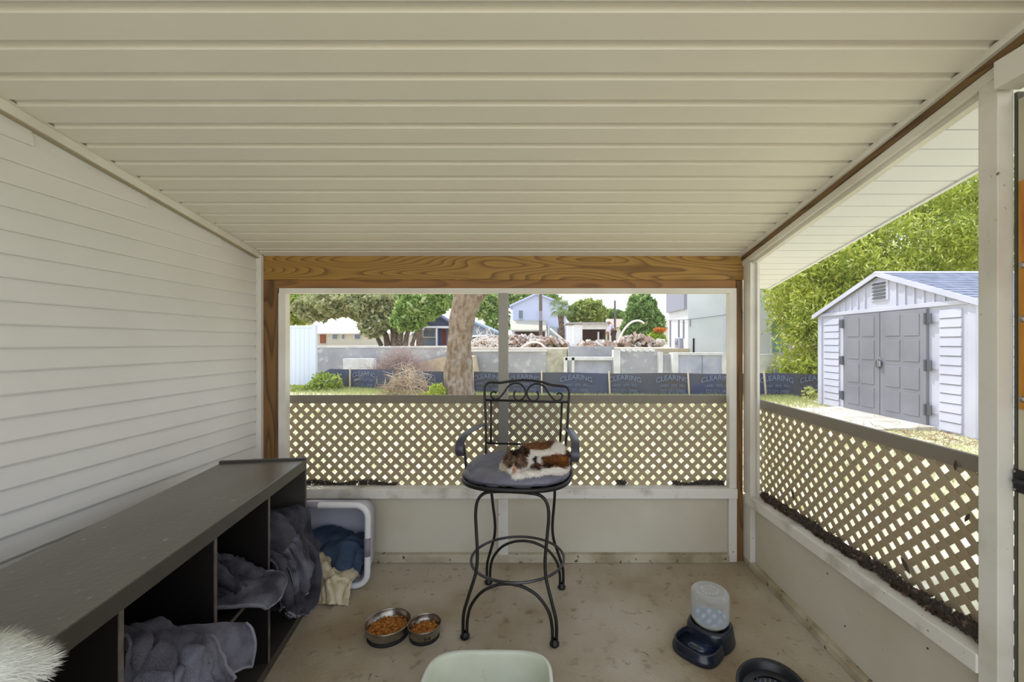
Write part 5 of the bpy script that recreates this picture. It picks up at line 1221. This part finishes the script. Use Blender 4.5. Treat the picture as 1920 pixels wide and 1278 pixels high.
W_ = (236, 230, 222); BR = (96, 66, 48); DK = (34, 26, 24); RU = (132, 78, 38); OR = (156, 104, 42)
pat = [((-.150, 2.30, .905), (.034, .06, .036), (128, 104, 82), (70, 54, 42)), ((-.098, 2.30, .900), (.034, .06, .038), (122, 98, 80), (66, 50, 40)), ((-.120, 2.33, .935), (.030, .05, .022), DK, (70, 52, 40)),
       ((-.085, 2.345, .930), (.036, .05, .024), DK, BR), ((-.012, 2.45, .950), (.085, .09, .030), (150, 112, 84), RU), ((.055, 2.45, .940), (.030, .06, .028), (110, 82, 64), None),
       ((.085, 2.36, .882), (.085, .075, .034), RU, BR), ((.115, 2.36, .892), (.040, .06, .018), OR, RU), ((.045, 2.33, .868), (.048, .045, .026), BR, DK), ((-.015, 2.30, .868), (.030, .04, .018), BR, DK),
       ((-.020, 2.345, .895), (.010, .05, .022), DK, None), ((.140, 2.42, .900), (.025, .05, .025), BR, DK), ((-.172, 2.30, .868), (.018, .04, .020), (214, 202, 172), None), ((-.124, 2.26, .868), (.010, .03, .024), (214, 176, 150), None)]
pat = [(tuple(Vector(c) + CS), tuple(v * 1.12 for v in r), a, b) for c, r, a, b in pat]
cat(CO, cm, pat, W_, 3, 26000, .017, lambda p: Vector((.6 if p.x > -.1 else -.2, 0.1, -.7)), clipz=.812)
M_ear = mat('ear_fur', (92, 72, 58), .9); M_nose = mat('cat_nose', (150, 96, 84), .5)
for (bx_, tip, c_) in ((-.150, (-.163, 2.330, .952), (120, 98, 80)), (-.098, (-.086, 2.335, .958), (52, 40, 34))):
    mb = MB(); b0 = Vector((bx_ - .021, 2.325, .915)) + CS; b1_ = Vector((bx_ + .021, 2.328, .915)) + CS; bk_ = Vector((bx_, 2.350, .912)) + CS; fr = Vector((bx_, 2.318, .912)) + CS; tp = Vector(tip) + CS + Vector((0, 0, .014))
    mb.add([b0, fr, b1_, bk_, tp, (b0 + tp) / 2 + Vector((-.004, 0, .003)), (b1_ + tp) / 2 + Vector((.004, 0, .003))], [(0, 1, 5), (5, 1, 4), (1, 2, 6), (1, 6, 4), (2, 3, 6), (6, 3, 4), (3, 0, 5), (3, 5, 4)])
    mb.build('ear', mat('ear_%d' % c_[0], c_, .9), CO, smooth=True)
MB().ball((-.127, 2.201, .857), .006, .004, .0045, 8, 6).build('nose', M_nose, CO, smooth=True)
for ex in (-.147, -.107): MB().tube(smoothpath([(ex - .010, 2.227, .882), (ex, 2.222, .878), (ex + .010, 2.227, .881)], 3), .0013, 5).build('closed_eye', M_dark, CO)
MB().tube(smoothpath([(-.142, 2.211, .843), (-.127, 2.205, .848), (-.110, 2.211, .842)], 3), .0011, 5).build('mouth', M_dark, CO)

WC = thing('cat', 'white long-haired cat at the bottom left corner, leaning over the edge of the storage unit', 'cat', (-1.15, .7, SH))
el = [((-1.25, .58, .935), (.12, .17, .075), .4), ((-1.13, .70, .925), (.085, .085, .065), 0), ((-1.020, .795, .900), (.062, .058, .052), 0), ((-.985, .830, .880), (.035, .035, .032), 0), ((-1.30, .42, .93), (.10, .10, .07), 0), ((-1.10, .83, .872), (.04, .07, .016), 0)]
cm = metabody('cat_mesh', el)
cat(WC, cm, [((-1.15, .65, 1.0), (.05, .06, .03), (206, 196, 178), None)], (222, 222, 214), 8, 26000, .022, lambda p: Vector((.7, .5, -.3)), clipz=None)
for dx_ in (-.035, .03):
    mb = MB(); bx_, by_ = -1.02 + dx_, .79 - dx_ * .3
    mb.add([(bx_ - .018, by_, .935), (bx_ + .018, by_ + .004, .935), (bx_, by_ - .02, .932), (bx_, by_ + .012, .934), (bx_ - .003, by_, .972)], [(0, 3, 4), (3, 1, 4), (1, 2, 4), (2, 0, 4)])
    mb.build('ear', mat('ear_white', (222, 214, 206), .9), WC, smooth=True)
